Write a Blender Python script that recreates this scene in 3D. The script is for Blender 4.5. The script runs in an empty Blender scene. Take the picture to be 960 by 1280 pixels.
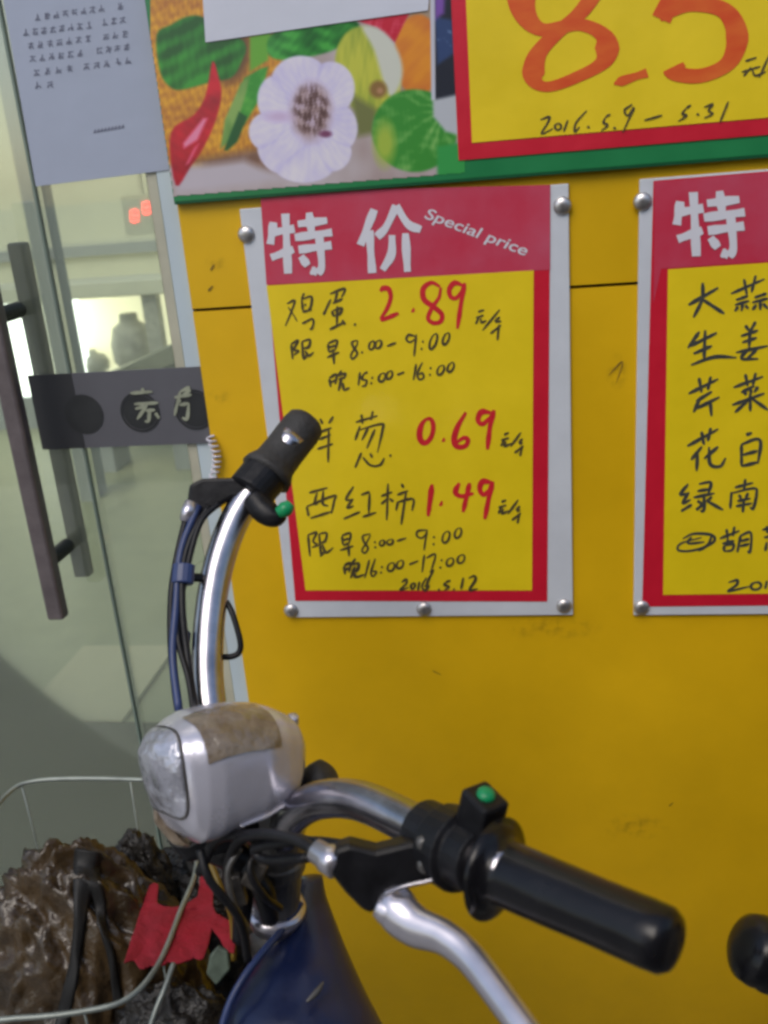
import bpy, bmesh, math, random
import numpy as np
from mathutils import Vector, Matrix, noise
R = math.radians
random.seed(7)
scene = bpy.context.scene
COL = scene.collection

# ------------------------------------------------------------------ camera
F = 1180.0                                   # focal length in photo pixels (960 x 1280)
CM = np.array([[0.987828582328698, -0.1534004395964906, 0.02574872940706492],
               [0.1351850588770717, 0.9285565036222136, 0.34569903013646475],
               [-0.07693953334195282, -0.33801053935120595, 0.9379921020438441]])
CC = np.array([0.2665318017030127, -0.9207614137819006, 1.32])
cam_d = bpy.data.cameras.new('camera'); cam = bpy.data.objects.new('camera', cam_d); COL.objects.link(cam)
rt, fw, up = CM[:, 0], CM[:, 1], CM[:, 2]
cam.matrix_world = Matrix(((rt[0], up[0], -fw[0], CC[0]), (rt[1], up[1], -fw[1], CC[1]),
                           (rt[2], up[2], -fw[2], CC[2]), (0, 0, 0, 1)))
cam_d.sensor_fit = 'VERTICAL'; cam_d.sensor_height = 36; cam_d.lens = 36 * F / 1280
cam_d.clip_start = 0.02; cam_d.clip_end = 500
cam_d.dof.use_dof = True; cam_d.dof.focus_distance = 0.86; cam_d.dof.aperture_fstop = 9.0
scene.camera = cam
scene.cycles.filter_width = 3.0

# ------------------------------------------------------------------ light
SUN_EL, SUN_AZ = 52, 200                     # soft overcast daylight from the street side
w = bpy.data.worlds.new('World'); scene.world = w; w.use_nodes = True
nt = w.node_tree; bgn = nt.nodes['Background']
sky = nt.nodes.new('ShaderNodeTexSky'); sky.sky_type = 'NISHITA'; sky.sun_disc = False
sky.sun_elevation = R(SUN_EL); sky.sun_rotation = R(SUN_AZ)
sky.air_density = 1.2; sky.dust_density = 2.5
nt.links.new(sky.outputs[0], bgn.inputs[0]); bgn.inputs[1].default_value = 0.11
sd = bpy.data.lights.new('sun', 'SUN'); sun = bpy.data.objects.new('sun', sd); COL.objects.link(sun)
sd.energy = 0.8; sd.angle = R(35); sd.color = (1, 0.96, 0.9)
sv = Vector((math.sin(R(SUN_AZ)) * math.cos(R(SUN_EL)), math.cos(R(SUN_AZ)) * math.cos(R(SUN_EL)), math.sin(R(SUN_EL))))
sun.rotation_euler = sv.to_track_quat('Z', 'Y').to_euler(); sun.location = (0, -6, 8)
vs = scene.view_settings
vs.view_transform = 'Standard'; vs.look = 'None'; vs.gamma = 1; vs.exposure = 0.45; vs.use_curve_mapping = False

# ------------------------------------------------------------------ photo rays -> places in the world
def ray(px, py): return CM @ np.array([(px - 480) / F, 1.0, -(py - 640) / F])
def W(px, py, y=0.0):                        # on the vertical plane at y
    d = ray(px, py); return Vector(CC + d * ((y - CC[1]) / d[1]))
def Z(px, py, z=0.0):                        # on the level plane at z
    d = ray(px, py); return Vector(CC + d * ((z - CC[2]) / d[2]))
def D(px, py, dep): return Vector(CC + ray(px, py) * dep)
FWD = Vector(fw); UPV = Vector(up); RTV = Vector(rt)

# ------------------------------------------------------------------ helpers
def lin(c): return c / 12.92 if c <= 0.04045 else ((c + 0.055) / 1.055) ** 2.4
def rgb(r, g, b, k=1.0): return tuple(min(0.9, lin(v / 255) * k) for v in (r, g, b)) + (1,)

def mat(name, col, rough=0.5, metal=0.0, var=0.0, scale=20.0, bump=0.0, bscale=60.0, coat=0.0, emit=None, es=0.0, col2=None, stretch=None, spec=None):
    m = bpy.data.materials.new(name); m.use_nodes = True; n = m.node_tree.nodes; l = m.node_tree.links
    p = n['Principled BSDF']; p.inputs['Base Color'].default_value = tuple(col[:3]) + (1,)
    p.inputs['Roughness'].default_value = rough; p.inputs['Metallic'].default_value = metal
    p.inputs['Coat Weight'].default_value = coat; p.inputs['Coat Roughness'].default_value = 0.12
    if spec is not None: p.inputs['Specular IOR Level'].default_value = spec
    tc = n.new('ShaderNodeTexCoord'); vec = tc.outputs['Object']
    if stretch:
        mp = n.new('ShaderNodeMapping'); mp.inputs['Scale'].default_value = stretch
        l.new(vec, mp.inputs[0]); vec = mp.outputs[0]
    if var or col2:
        t = n.new('ShaderNodeTexNoise'); t.inputs['Scale'].default_value = scale; t.inputs['Detail'].default_value = 6
        t.inputs['Roughness'].default_value = 0.62
        l.new(vec, t.inputs['Vector'])
        r = n.new('ShaderNodeValToRGB'); r.color_ramp.elements[0].position = 0.32; r.color_ramp.elements[1].position = 0.68
        a = tuple(max(0, c * (1 - var)) for c in col[:3]) + (1,)
        b = tuple(col2[:3]) + (1,) if col2 else tuple(min(1, c * (1 + var)) for c in col[:3]) + (1,)
        r.color_ramp.elements[0].color = a; r.color_ramp.elements[1].color = b
        l.new(t.outputs['Fac'], r.inputs[0]); l.new(r.outputs[0], p.inputs['Base Color'])
        mr = n.new('ShaderNodeMapRange'); mr.inputs['To Min'].default_value = max(0.02, rough * 0.75); mr.inputs['To Max'].default_value = min(1, rough * 1.3)
        l.new(t.outputs['Fac'], mr.inputs['Value']); l.new(mr.outputs[0], p.inputs['Roughness'])
    if bump:
        t2 = n.new('ShaderNodeTexNoise'); t2.inputs['Scale'].default_value = bscale; t2.inputs['Detail'].default_value = 4
        l.new(vec, t2.inputs['Vector'])
        bn = n.new('ShaderNodeBump'); bn.inputs['Strength'].default_value = bump; bn.inputs['Distance'].default_value = 0.01
        l.new(t2.outputs['Fac'], bn.inputs['Height']); l.new(bn.outputs[0], p.inputs['Normal'])
        if coat: l.new(bn.outputs[0], p.inputs['Coat Normal'])
    if emit:
        p.inputs['Emission Color'].default_value = tuple(emit[:3]) + (1,); p.inputs['Emission Strength'].default_value = es
    return m

def glassmat(name, tint, gloss_col=(1, 1, 1), f0=0.12):
    m = bpy.data.materials.new(name); m.use_nodes = True; n = m.node_tree.nodes; l = m.node_tree.links
    n.remove(n['Principled BSDF'])
    tr = n.new('ShaderNodeBsdfTransparent'); tr.inputs[0].default_value = tuple(tint) + (1,)
    gl = n.new('ShaderNodeBsdfGlossy'); gl.inputs['Roughness'].default_value = 0.03; gl.inputs[0].default_value = tuple(gloss_col) + (1,)
    fr = n.new('ShaderNodeFresnel'); fr.inputs[0].default_value = 1.52
    ad = n.new('ShaderNodeMath'); ad.operation = 'ADD'; ad.inputs[1].default_value = f0 - 0.04
    mx = n.new('ShaderNodeMixShader')
    df = n.new('ShaderNodeBsdfDiffuse'); df.inputs[0].default_value = (0.60, 0.65, 0.54, 1)   # pale diffuse veil that washes the glass out
    mx2 = n.new('ShaderNodeMixShader'); mx2.inputs[0].default_value = 0.10
    l.new(fr.outputs[0], ad.inputs[0]); l.new(ad.outputs[0], mx.inputs[0]); l.new(tr.outputs[0], mx.inputs[1]); l.new(gl.outputs[0], mx.inputs[2])
    l.new(mx.outputs[0], mx2.inputs[1]); l.new(df.outputs[0], mx2.inputs[2])
    l.new(mx2.outputs[0], n['Material Output'].inputs[0])
    return m

def tag(o, label=None, cat=None, group=None, kind=None):
    if label: o['label'] = label
    if cat: o['category'] = cat
    if group: o['group'] = group
    if kind: o['kind'] = kind
    return o
def empty(name, loc, label=None, cat=None, group=None):
    o = bpy.data.objects.new(name, None); COL.objects.link(o); o.location = loc; o.empty_display_size = 0.1
    return tag(o, label, cat, group)
def wloc(o):
    v = Vector((0, 0, 0))
    while o is not None: v += o.location; o = o.parent
    return v
def obj(name, bm, m, parent=None, smooth=False, bevel=0.0, subsurf=0, recalc=True):
    if recalc: bmesh.ops.recalc_face_normals(bm, faces=bm.faces)
    me = bpy.data.meshes.new(name)
    co = [v.co for v in bm.verts]
    c = Vector(((min(v.x for v in co) + max(v.x for v in co)) / 2, (min(v.y for v in co) + max(v.y for v in co)) / 2, min(v.z for v in co)))
    for v in bm.verts: v.co -= c
    bm.to_mesh(me); bm.free()
    if smooth:
        for p in me.polygons: p.use_smooth = True
    o = bpy.data.objects.new(name, me); COL.objects.link(o)
    for mm in (m if isinstance(m, (list, tuple)) else [m]): me.materials.append(mm)
    o.parent = parent; o.location = c - (wloc(parent) if parent else Vector((0, 0, 0)))
    if bevel:
        b = o.modifiers.new('bevel', 'BEVEL'); b.width = bevel; b.segments = 2; b.limit_method = 'ANGLE'; b.angle_limit = R(35)
    if subsurf:
        s = o.modifiers.new('subsurf', 'SUBSURF'); s.levels = subsurf; s.render_levels = subsurf
    return o
def B(): return bmesh.new()
def box(bm, lo, hi, mi=0):
    x0, y0, z0 = lo; x1, y1, z1 = hi
    v = [bm.verts.new(p) for p in ((x0, y0, z0), (x1, y0, z0), (x1, y1, z0), (x0, y1, z0), (x0, y0, z1), (x1, y0, z1), (x1, y1, z1), (x0, y1, z1))]
    for f in ((0, 3, 2, 1), (4, 5, 6, 7), (0, 1, 5, 4), (1, 2, 6, 5), (2, 3, 7, 6), (3, 0, 4, 7)):
        bm.faces.new([v[i] for i in f]).material_index = mi
    return bm
def boxo(name, lo, hi, m, parent=None, bevel=0.0): return obj(name, box(B(), lo, hi), m, parent, bevel=bevel)
def catmull(pts, n=8):
    P = [np.array(p, float) for p in pts]
    if len(P) < 3: 
        return [P[0] + (P[-1] - P[0]) * t for t in np.linspace(0, 1, n + 1)]
    out = []
    E = [2 * P[0] - P[1]] + P + [2 * P[-1] - P[-2]]
    for i in range(1, len(E) - 2):
        p0, p1, p2, p3 = E[i - 1:i + 3]
        for t in np.linspace(0, 1, n, endpoint=False):
            out.append(0.5 * ((2 * p1) + (-p0 + p2) * t + (2 * p0 - 5 * p1 + 4 * p2 - p3) * t * t + (-p0 + 3 * p1 - 3 * p2 + p3) * t ** 3))
    out.append(P[-1]); return out
def tube(bm, pts, rad, seg=14, n=8, smoothpath=True, caps=True, flat=None):
    """sweep a round section; rad is a number or one per point; flat=(direction, factor) squashes it along a direction"""
    rr = [rad] * len(pts) if not hasattr(rad, '__len__') else list(rad)
    A = [tuple(p) + (r,) for p, r in zip(pts, rr)]
    S = catmull(A, n) if smoothpath else [np.array(a) for a in A]
    C = [Vector(s[:3]) for s in S]; rs = [max(1e-5, s[3]) for s in S]
    T = [(C[min(i + 1, len(C) - 1)] - C[max(i - 1, 0)]).normalized() for i in range(len(C))]
    nrm = T[0].orthogonal().normalized(); rings = []
    for i, c in enumerate(C):
        nrm = (nrm - T[i] * nrm.dot(T[i])).normalized(); bi = T[i].cross(nrm)
        ring = []
        for k in range(seg):
            a = 2 * math.pi * k / seg
            o = (nrm * math.cos(a) + bi * math.sin(a)) * rs[i]
            if flat: o = o - flat[0] * o.dot(flat[0]) * (1 - flat[1])
            ring.append(bm.verts.new(c + o))
        rings.append(ring)
    for a, b in zip(rings[:-1], rings[1:]):
        for k in range(seg): bm.faces.new((a[k], a[(k + 1) % seg], b[(k + 1) % seg], b[k]))
    if caps:
        bm.faces.new(rings[0][::-1]); bm.faces.new(rings[-1])
    return bm
def lathe(bm, a, b, prof, seg=28, n=1):
    """profile of (t along a->b, radius)"""
    d = b - a
    return tube(bm, [a + d * t for t, r in prof], [r for t, r in prof], seg, n, smoothpath=False)
def prism(bm, pts, vec):
    lo = [bm.verts.new(p) for p in pts]; hi = [bm.verts.new(p + vec) for p in pts]
    n = len(pts); bm.faces.new(lo); bm.faces.new(hi[::-1])
    for i in range(n): bm.faces.new((lo[i], lo[(i + 1) % n], hi[(i + 1) % n], hi[i]))
    return bm

# ------------------------------------------------------------------ writing: brush strokes lying on a surface
STEP = 0.00003
def stroke(bm, pts, wid, y0, k, plane, taper=(0.55, 0.45), sm=6, nib=0.0):
    """pts in photo pixels, wid in pixels; one quad strip that climbs slightly so that crossings never share a plane"""
    S = catmull(pts, sm) if len(pts) > 2 else catmull(pts, 5)
    S = np.array(S); n = len(S)
    tan = np.gradient(S, axis=0); ln = np.linalg.norm(tan, axis=1, keepdims=True); tan = tan / np.maximum(ln, 1e-6)
    nor = np.stack([-tan[:, 1], tan[:, 0]], 1)
    L, Rr = [], []
    for i in range(n):
        t = i / (n - 1)
        e = min(t / 0.18, 1); f = min((1 - t) / 0.22, 1)
        wv = wid * 0.5 * (taper[0] + (1 - taper[0]) * e) * (taper[1] + (1 - taper[1]) * f) * (1 + 0.14 * math.sin(7 * t + k)) * (1 - nib * abs(tan[i, 0]))
        y = y0 - STEP * (k + t * 0.9)
        a, b = S[i] + nor[i] * wv, S[i] - nor[i] * wv
        L.append(bm.verts.new(plane(a[0], a[1], y))); Rr.append(bm.verts.new(plane(b[0], b[1], y)))
    for i in range(n - 1): bm.faces.new((L[i], L[i + 1], Rr[i + 1], Rr[i]))
def write(bm, strokes, tr, wid, y0, plane=W, taper=(0.55, 0.45), nib=0.0):
    ox, oy, s = tr
    for k, st in enumerate(strokes):
        ww = wid
        if isinstance(st, dict): ww = st['w'] * wid; st = st['p']
        stroke(bm, [(ox + x / s, oy + y / s) for x, y in st], ww, y0, k * 1.0, plane, taper, nib=nib)
def ell(cx, cy, rx, ry, slant=0.0):
    return [(cx + rx * math.cos(a) - slant * ry * math.sin(a), cy + ry * math.sin(a)) for a in np.linspace(-1.9, -1.9 - 2 * math.pi - 0.15, 11)]
def dot(x, y, r=4): return [(x - r, y - r * .3), (x, y + r * .2), (x + r, y + r * .4)]
def sheet(bm, corners, y, mi=0, plane=W):
    f = bm.faces.new([bm.verts.new(plane(px, py, y)) for px, py in corners]); f.material_index = mi; return bm

# ------------------------------------------------------------------ materials
M = {}
M['yellow'] = mat('yellow_panel', (0.70, 0.415, 0.004), 0.38, var=0.13, scale=3.2, bump=0.06, bscale=9, spec=0.45)
M['seam'] = mat('dark_seam', (0.02, 0.014, 0.01), 0.8)
M['white_board'] = mat('white_board', (0.60, 0.63, 0.68), 0.4, var=0.05, scale=18)
M['red_print'] = mat('red_print', (0.60, 0.008, 0.030), 0.42, var=0.05, scale=30, coat=0.5, bump=0.14, bscale=12)
M['painted_glare'] = mat('red_print_painted_glare', (0.56, 0.020, 0.055), 0.40, col2=(0.54, 0.095, 0.16), scale=6, coat=0.6, bump=0.16, bscale=12)  # pink patches put the plastic film's glare into the red
M['yellow_print'] = mat('yellow_print', (0.80, 0.59, 0.006), 0.45, var=0.06, scale=12, coat=0.3, bump=0.16, bscale=10)
M['white_print'] = mat('white_print', (0.68, 0.68, 0.74), 0.4, var=0.04, coat=0.3)
M['marker'] = mat('black_marker', (0.035, 0.026, 0.012), 0.6, col2=(0.10, 0.075, 0.02), scale=160)
M['marker_dark'] = mat('black_brush_ink', (0.03, 0.035, 0.035), 0.55, col2=(0.055, 0.06, 0.05), scale=120)
M['red_marker'] = mat('red_marker', (0.60, 0.012, 0.022), 0.5, var=0.12, scale=90)
M['orange_brush'] = mat('orange_red_brush', (0.66, 0.060, 0.006), 0.5, col2=(0.74, 0.14, 0.012), scale=22, stretch=(1, 1, 3))
M['green_print'] = mat('green_print', (0.01, 0.20, 0.06), 0.4, var=0.10, scale=14, coat=0.4)
M['green_edge'] = mat('dark_green_edge', (0.004, 0.10, 0.035), 0.4)
M['bolt'] = mat('dull_screw', (0.55, 0.53, 0.52), 0.35, 0.85, var=0.3, scale=150)
M['paper'] = mat('paper', (0.36, 0.40, 0.50), 0.75, var=0.03, scale=14, bump=0.08, bscale=30)
M['paper_white'] = mat('white_paper', (0.60, 0.62, 0.70), 0.7, var=0.03, scale=14, bump=0.08, bscale=30)
M['ink'] = mat('printed_ink', (0.15, 0.16, 0.22), 0.7)
M['alu'] = mat('brushed_aluminium', (0.78, 0.80, 0.84), 0.22, 1.0, var=0.06, scale=60, stretch=(1, 1, .2))
M['jamb'] = mat('pale_blue_enamel', (0.50, 0.59, 0.64), 0.22, var=0.05, scale=8, coat=0.3)
M['chrome'] = mat('chrome_tube', (0.47, 0.455, 0.49), 0.24, 1.0, var=0.18, scale=45, bump=.03, bscale=30)
M['silver_paint'] = mat('silver_paint', (0.60, 0.60, 0.69), 0.25, 0.45, var=0.07, scale=24, bump=0.12, bscale=34, coat=0.3)
M['lever_alu'] = mat('cast_aluminium', (0.62, 0.60, 0.66), 0.30, 0.85, var=0.08, scale=70)
M['black'] = mat('black_plastic', (0.008, 0.008, 0.010), 0.42, var=0.4, scale=60, spec=0.3, bump=.06, bscale=140)
M['rubber'] = mat('black_rubber', (0.008, 0.008, 0.010), 0.24, var=0.25, scale=50, bump=0.04, bscale=120, spec=0.35)
M['rubber_dull'] = mat('worn_black_rubber', (0.028, 0.027, 0.027), 0.6, var=0.3, scale=70, bump=0.2, bscale=160)
M['green_button'] = mat('green_button', (0.004, 0.26, 0.09), 0.35)
M['blue_tape'] = mat('blue_tape', (0.025, 0.045, 0.14), 0.4, var=0.2)
M['brown_tape'] = mat('brown_packing_tape', (0.12, 0.088, 0.06), 0.22, col2=(0.29, 0.24, 0.18), scale=38, bump=0.4, bscale=60, coat=0.4)
M['clear_tape'] = mat('cloudy_lens', (0.40, 0.41, 0.47), 0.2, 0.4, var=0.45, scale=45, bump=0.5, bscale=55, coat=0.4)
M['blue_paint'] = mat('dark_blue_enamel', (0.003, 0.006, 0.030), 0.32, col2=(0.008, 0.018, 0.075), scale=13, bump=0.05, coat=0.15)
M['dark_metal'] = mat('grimy_dark_metal', (0.05, 0.045, 0.042), 0.5, 0.6, col2=(0.13, 0.12, 0.11), scale=40, bump=0.15)
M['grey_metal'] = mat('dull_grey_metal', (0.16, 0.155, 0.15), 0.4, 0.6, var=0.35, scale=30, bump=0.1)
M['wire'] = mat('grey_green_wire', (0.25, 0.28, 0.26), 0.4, 0.5, var=0.2, scale=60)
M['bag'] = mat('brown_crinkled_bag', (0.006, 0.004, 0.003), 0.34, col2=(0.085, 0.052, 0.021), scale=14, bump=0.7, bscale=34, coat=0.2)
M['strap'] = mat('black_webbing', (0.008, 0.008, 0.008), 0.6)
M['red_cloth'] = mat('red_cloth', (0.25, 0.004, 0.016), 0.9, var=0.2, scale=26, bump=0.25, bscale=220)
M['black_bag'] = mat('black_plastic_bag', (0.006, 0.006, 0.006), 0.42, col2=(0.022, 0.018, 0.014), scale=30, bump=0.8, bscale=80)
M['handle'] = mat('brown_steel_handle', (0.17, 0.145, 0.15), 0.40, 0.5, var=0.2, scale=40)
M['band'] = mat('dark_grey_film', (0.10, 0.10, 0.115), 0.5, var=0.08, scale=12)
M['band_dark'] = mat('darker_grey_film', (0.028, 0.029, 0.033), 0.5)
M['band_circle'] = mat('black_disc_print', (0.022, 0.024, 0.026), 0.45, var=0.2, scale=40)
M['cream'] = mat('cream_print', (0.28, 0.30, 0.22), 0.6, var=0.2, scale=80)
M['glass'] = glassmat('greenish_glass', (0.86, 0.91, 0.82))
M['coil'] = mat('pale_plastic', (0.62, 0.60, 0.68), 0.25, coat=0.3)
M['pave'] = mat('grey_pavement', (0.22, 0.215, 0.20), 0.8, var=0.2, scale=3, bump=0.2, bscale=40)
M['road'] = mat('asphalt', (0.05, 0.05, 0.052), 0.9, var=0.2, scale=8, bump=0.3, bscale=80)
M['floor_in'] = mat('olive_terrazzo', (0.36, 0.37, 0.24), 0.4, var=0.10, scale=10)
M['mat_navy'] = mat('navy_floor_mat', (0.015, 0.022, 0.035), 0.8, var=0.2, scale=30)
M['mat_cream'] = mat('ribbed_cream_mat', (0.55, 0.52, 0.36), 0.7, var=0.12, scale=60, stretch=(1, 6, 1))
M['wall_in'] = mat('beige_plaster', (0.70, 0.69, 0.57), 0.8, var=0.08, scale=2)
M['wall_grey'] = mat('grey_plaster', (0.34, 0.36, 0.38), 0.7, var=0.08, scale=3)
M['lit'] = mat('glowing_reflection_cream', (0.8, 0.75, 0.6), 0.5, emit=(1.0, 0.93, 0.70), es=0.85)  # glow standing in for the bright street reflection
M['lit_white'] = mat('glowing_reflection_white', (0.8, 0.8, 0.8), 0.5, emit=(0.95, 0.97, 1.0), es=3)
M['reflection_shape'] = mat('dim_reflection_shape', (0.40, 0.40, 0.36), 0.6, var=0.3, scale=14)
M['led'] = mat('red_led', (0.3, 0.02, 0.02), 0.5, emit=(1.0, 0.10, 0.09), es=4)
M['led_box'] = mat('beige_display_box', (0.50, 0.49, 0.39), 0.6)
M['tyre'] = mat('tyre_rubber', (0.02, 0.02, 0.02), 0.8, bump=0.2)

# ================================================================== setting
g = B(); box(g, (-40, -3.2, -0.2), (40, 0.06, 0)); tag(obj('pavement', g, M['pave']), kind='structure')
g = B(); box(g, (-200, -200, -0.3), (200, -3.2, -0.13)); tag(obj('road', g, M['road']), kind='structure')
g = B(); box(g, (-6.0, 0.06, -0.2), (3.0, 6.2, 0.0)); tag(obj('shop_floor', g, M['floor_in']), kind='structure')

XE = -0.0625                                  # left edge of the yellow wall
yw = empty('yellow_wall', (1.2, 0.02, 0), 'yellow painted panel wall carrying the price boards, with one thin dark seam', 'wall')
zs = (W(245, 391).z + W(760, 353).z) / 2
boxo('panel', (XE, 0, 0.0), (4.2, 0.05, zs - 0.0016), M['yellow'], yw)
boxo('panel', (XE, 0, zs + 0.0016), (4.2, 0.05, 2.7), M['yellow'], yw)
boxo('seam', (XE + .002, 0.006, zs - 0.0015), (4.2, 0.045, zs + 0.0015), M['seam'], yw)

sw_ = boxo('added_shade_wall', (-0.25, -1.55, 0.0), (7.0, -1.38, 1.78), mat('grey_render', (0.05, 0.05, 0.05), 0.8, var=.15, scale=4), bevel=.01)  # unseen, added only to shade the lower part of the yellow wall
tag(sw_, 'grey wall added out of view to shade the lower yellow wall', 'wall')
def smudgemat():
    m = bpy.data.materials.new('grime_smear'); m.use_nodes = True; n = m.node_tree.nodes; l = m.node_tree.links
    p = n['Principled BSDF']; p.inputs['Base Color'].default_value = (.05, .03, .012, 1); p.inputs['Roughness'].default_value = .7
    tc = n.new('ShaderNodeTexCoord'); t = n.new('ShaderNodeTexNoise'); t.inputs['Scale'].default_value = 90; t.inputs['Detail'].default_value = 8
    l.new(tc.outputs['Object'], t.inputs['Vector'])
    ln = n.new('ShaderNodeVectorMath'); ln.operation = 'LENGTH'
    mp = n.new('ShaderNodeMapping'); mp.vector_type = 'POINT'; l.new(tc.outputs['Generated'], mp.inputs[0])
    mp.inputs['Location'].default_value = (-1, 0, -1); mp.inputs['Scale'].default_value = (2, 0, 2); l.new(mp.outputs[0], ln.inputs[0])
    a = n.new('ShaderNodeMapRange'); a.inputs['From Min'].default_value = .25; a.inputs['From Max'].default_value = 1; a.inputs['To Min'].default_value = 1; a.inputs['To Max'].default_value = 0
    l.new(ln.outputs['Value'], a.inputs['Value'])
    r = n.new('ShaderNodeMapRange'); r.inputs['From Min'].default_value = .45; r.inputs['From Max'].default_value = .75; r.inputs['To Max'].default_value = .38
    l.new(t.outputs['Fac'], r.inputs['Value'])
    k = n.new('ShaderNodeMath'); k.operation = 'MULTIPLY'; l.new(a.outputs[0], k.inputs[0]); l.new(r.outputs[0], k.inputs[1]); l.new(k.outputs[0], p.inputs['Alpha'])
    return m
SM = smudgemat()
for (x0_, y0_, x1_, y1_) in ((748, 1016, 838, 1050), (756, 440, 786, 492), (256, 318, 284, 342), (258, 486, 292, 508), (620, 770, 760, 800)):
    b = B(); sheet(b, [(x0_, y0_), (x1_, y0_), (x1_, y1_), (x0_, y1_)], -0.0006); obj('smudge', b, SM, yw)
for st_, wd_ in (([(263, 338), (268, 330)], 2.2), ([(260, 364), (266, 357)], 2.6), ([(760, 470), (778, 452), (770, 480)], 1.6), ([(540, 838), (552, 844)], 1.2), ([(836, 1008), (842, 1003)], 1.4)):
    b = B(); stroke(b, st_, wd_, -0.0008, 0, W, (.1, .1)); obj('scratch', b, mat('scuff', (.22, .13, .01), .6, var=.3, scale=200), yw, recalc=False)
# glass front: fixed pane, door, jamb
XS = -0.206
gp = empty('glass_panel', (-0.14, 0.03, 0), 'narrow fixed pane of greenish glass between the yellow wall and the glass door', 'glass panel')
boxo('pane', (XS + 0.002, 0.0045, 0.02), (-0.0917, 0.0125, 2.6), M['glass'], gp)
zb0, zb1 = 1.0665, 1.1475
bandb = B(); box(bandb, (XS + 0.002, 0.0012, zb0), (XE - 0.0008, 0.0034, zb1)); bd = obj('band', bandb, M['band'], gp)
YB = 0.0006
def disc(bm, c, r, y, seg=40):
    vs_ = [bm.verts.new((c[0] + r * math.cos(2 * math.pi * k / seg), y, c[1] + r * math.sin(2 * math.pi * k / seg))) for k in range(seg)]
    bm.faces.new(vs_)
def ring(bm, c, r0, r1, y, seg=40, a0=0, a1=2 * math.pi):
    p = [[bm.verts.new((c[0] + r * math.cos(a0 + (a1 - a0) * k / seg), y, c[1] + r * math.sin(a0 + (a1 - a0) * k / seg))) for k in range(seg + 1)] for r in (r0, r1)]
    for k in range(seg): bm.faces.new((p[0][k], p[0][k + 1], p[1][k + 1], p[1][k]))
for cx, cy, full in ((105, 518, 1), (175, 515, 0), (243, 512, 0)):
    c = W(cx, cy, YB); b = B(); rad = 0.0215
    if full: disc(b, (c.x, c.z), rad, YB)
    else: 
        disc(b, (c.x, c.z), rad * 0.86, YB); ring(b, (c.x, c.z), rad * 0.9, rad, YB - 0.0003)
    for v in list(b.verts):
        if v.co.x > XE - 0.0013: v.co.x = XE - 0.0013
    obj('printed_disc', b, M['band_circle'], bd)
cw = B(); tr = (60, 480, 4.174)
write(cw, [[(430, 48), (545, 40)], [(490, 22), (500, 45)], [(450, 105), (575, 98)], [(455, 130), (510, 115)], [(520, 105), (465, 185)], [(510, 140), (560, 135)], [(530, 130), (525, 190), (505, 195)], [(560, 150), (580, 180)]], tr, 4.2, YB - 0.0008)
write(cw, [[(740, 15), (690, 40)], [(690, 40), (660, 165)], [(660, 70), (750, 55)], [(700, 60), (745, 30)], [(685, 110), (735, 100)], [(735, 100), (725, 180), (700, 175)], [(690, 80), (670, 110)]], tr, 4.2, YB - 0.0008)
obj('lettering', cw, M['cream'], bd, recalc=False)

jm = empty('door_jamb', ((XE - 0.086) / 2, 0.03, 0), 'slim pale aluminium jamb where the glass meets the yellow wall', 'door jamb')
boxo('bright_strip', (-0.0805, 0.004, 0), (XE - 0.0006, 0.046, 2.6), M['jamb'], jm, bevel=0.001)
boxo('inner_strip', (-0.0915, 0.0055, 0), (-0.0812, 0.046, 2.6), mat('pale_seal', (0.45, 0.44, 0.34), 0.5, var=.1), jm)

dr = empty('glass_door', (-0.65, 0.03, 0), 'greenish frameless glass door with an upright brown pull handle', 'door')
boxo('pane', (-1.10, 0.0045, 0.02), (XS - 0.002, 0.0125, 2.6), M['glass'], dr)
boxo('edge_seal', (XS - 0.0032, 0.0040, 0.02), (XS - 0.0008, 0.0130, 2.6), mat('glass_edge_green', (0.16, 0.21, 0.18), 0.3), dr)
boxo('band', (-0.2535, 0.0012, zb0), (XS + 0.0015, 0.0034, zb1), M['band_dark'], dr)
YH = -0.045
hb = W(66, 772, YH); ht = W(6, 420, YH)
hz0 = hb.z; hx = (hb.x + ht.x) / 2
hx0 = hx - 0.010
hd = boxo('handle', (hx - 0.0095, YH - 0.008, hz0), (hx + 0.0095, YH + 0.008, 1.32), M['handle'], dr, bevel=0.003)
lowb = W(80, 692, -0.02).z; upb = W(20, 388, 0).z
for z_ in (lowb, upb):
    b = B(); tube(b, [Vector((hx, YH + 0.008, z_)), Vector((hx, 0.0040, z_))], 0.0085, 16, smoothpath=False)
    obj('bracket', b, M['black'], dr, smooth=False)
# the inner half of the pull handle
YI = 0.07
it = W(22, 303, YI)
hd2 = boxo('inner_handle', (it.x - 0.010, YI - 0.008, hz0), (it.x + 0.010, YI + 0.008, it.z), M['handle'], dr, bevel=0.003)

# ------------------------------------------------------------------ inside of the shop
wl = empty('shop_wall', (-2.2, 5.6, 0), 'plain beige wall at the back of the shop behind the glass', 'wall')
boxo('wall_face', (-6.0, 5.5, 0), (3.0, 5.7, 3.0), M['wall_in'], wl)
boxo('rail', (-6.0, 5.46, 0.93), (3.0, 5.499, 1.0), M['wall_grey'], wl)
pc = W(54, 300, 3.0)
pl = boxo('shop_column', (pc.x - 0.035, 2.95, 0), (pc.x + 0.03, 3.1, 3.0), M['wall_grey']); tag(pl, 'slim blue grey column standing inside the shop behind the paper notice', 'column')

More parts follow.
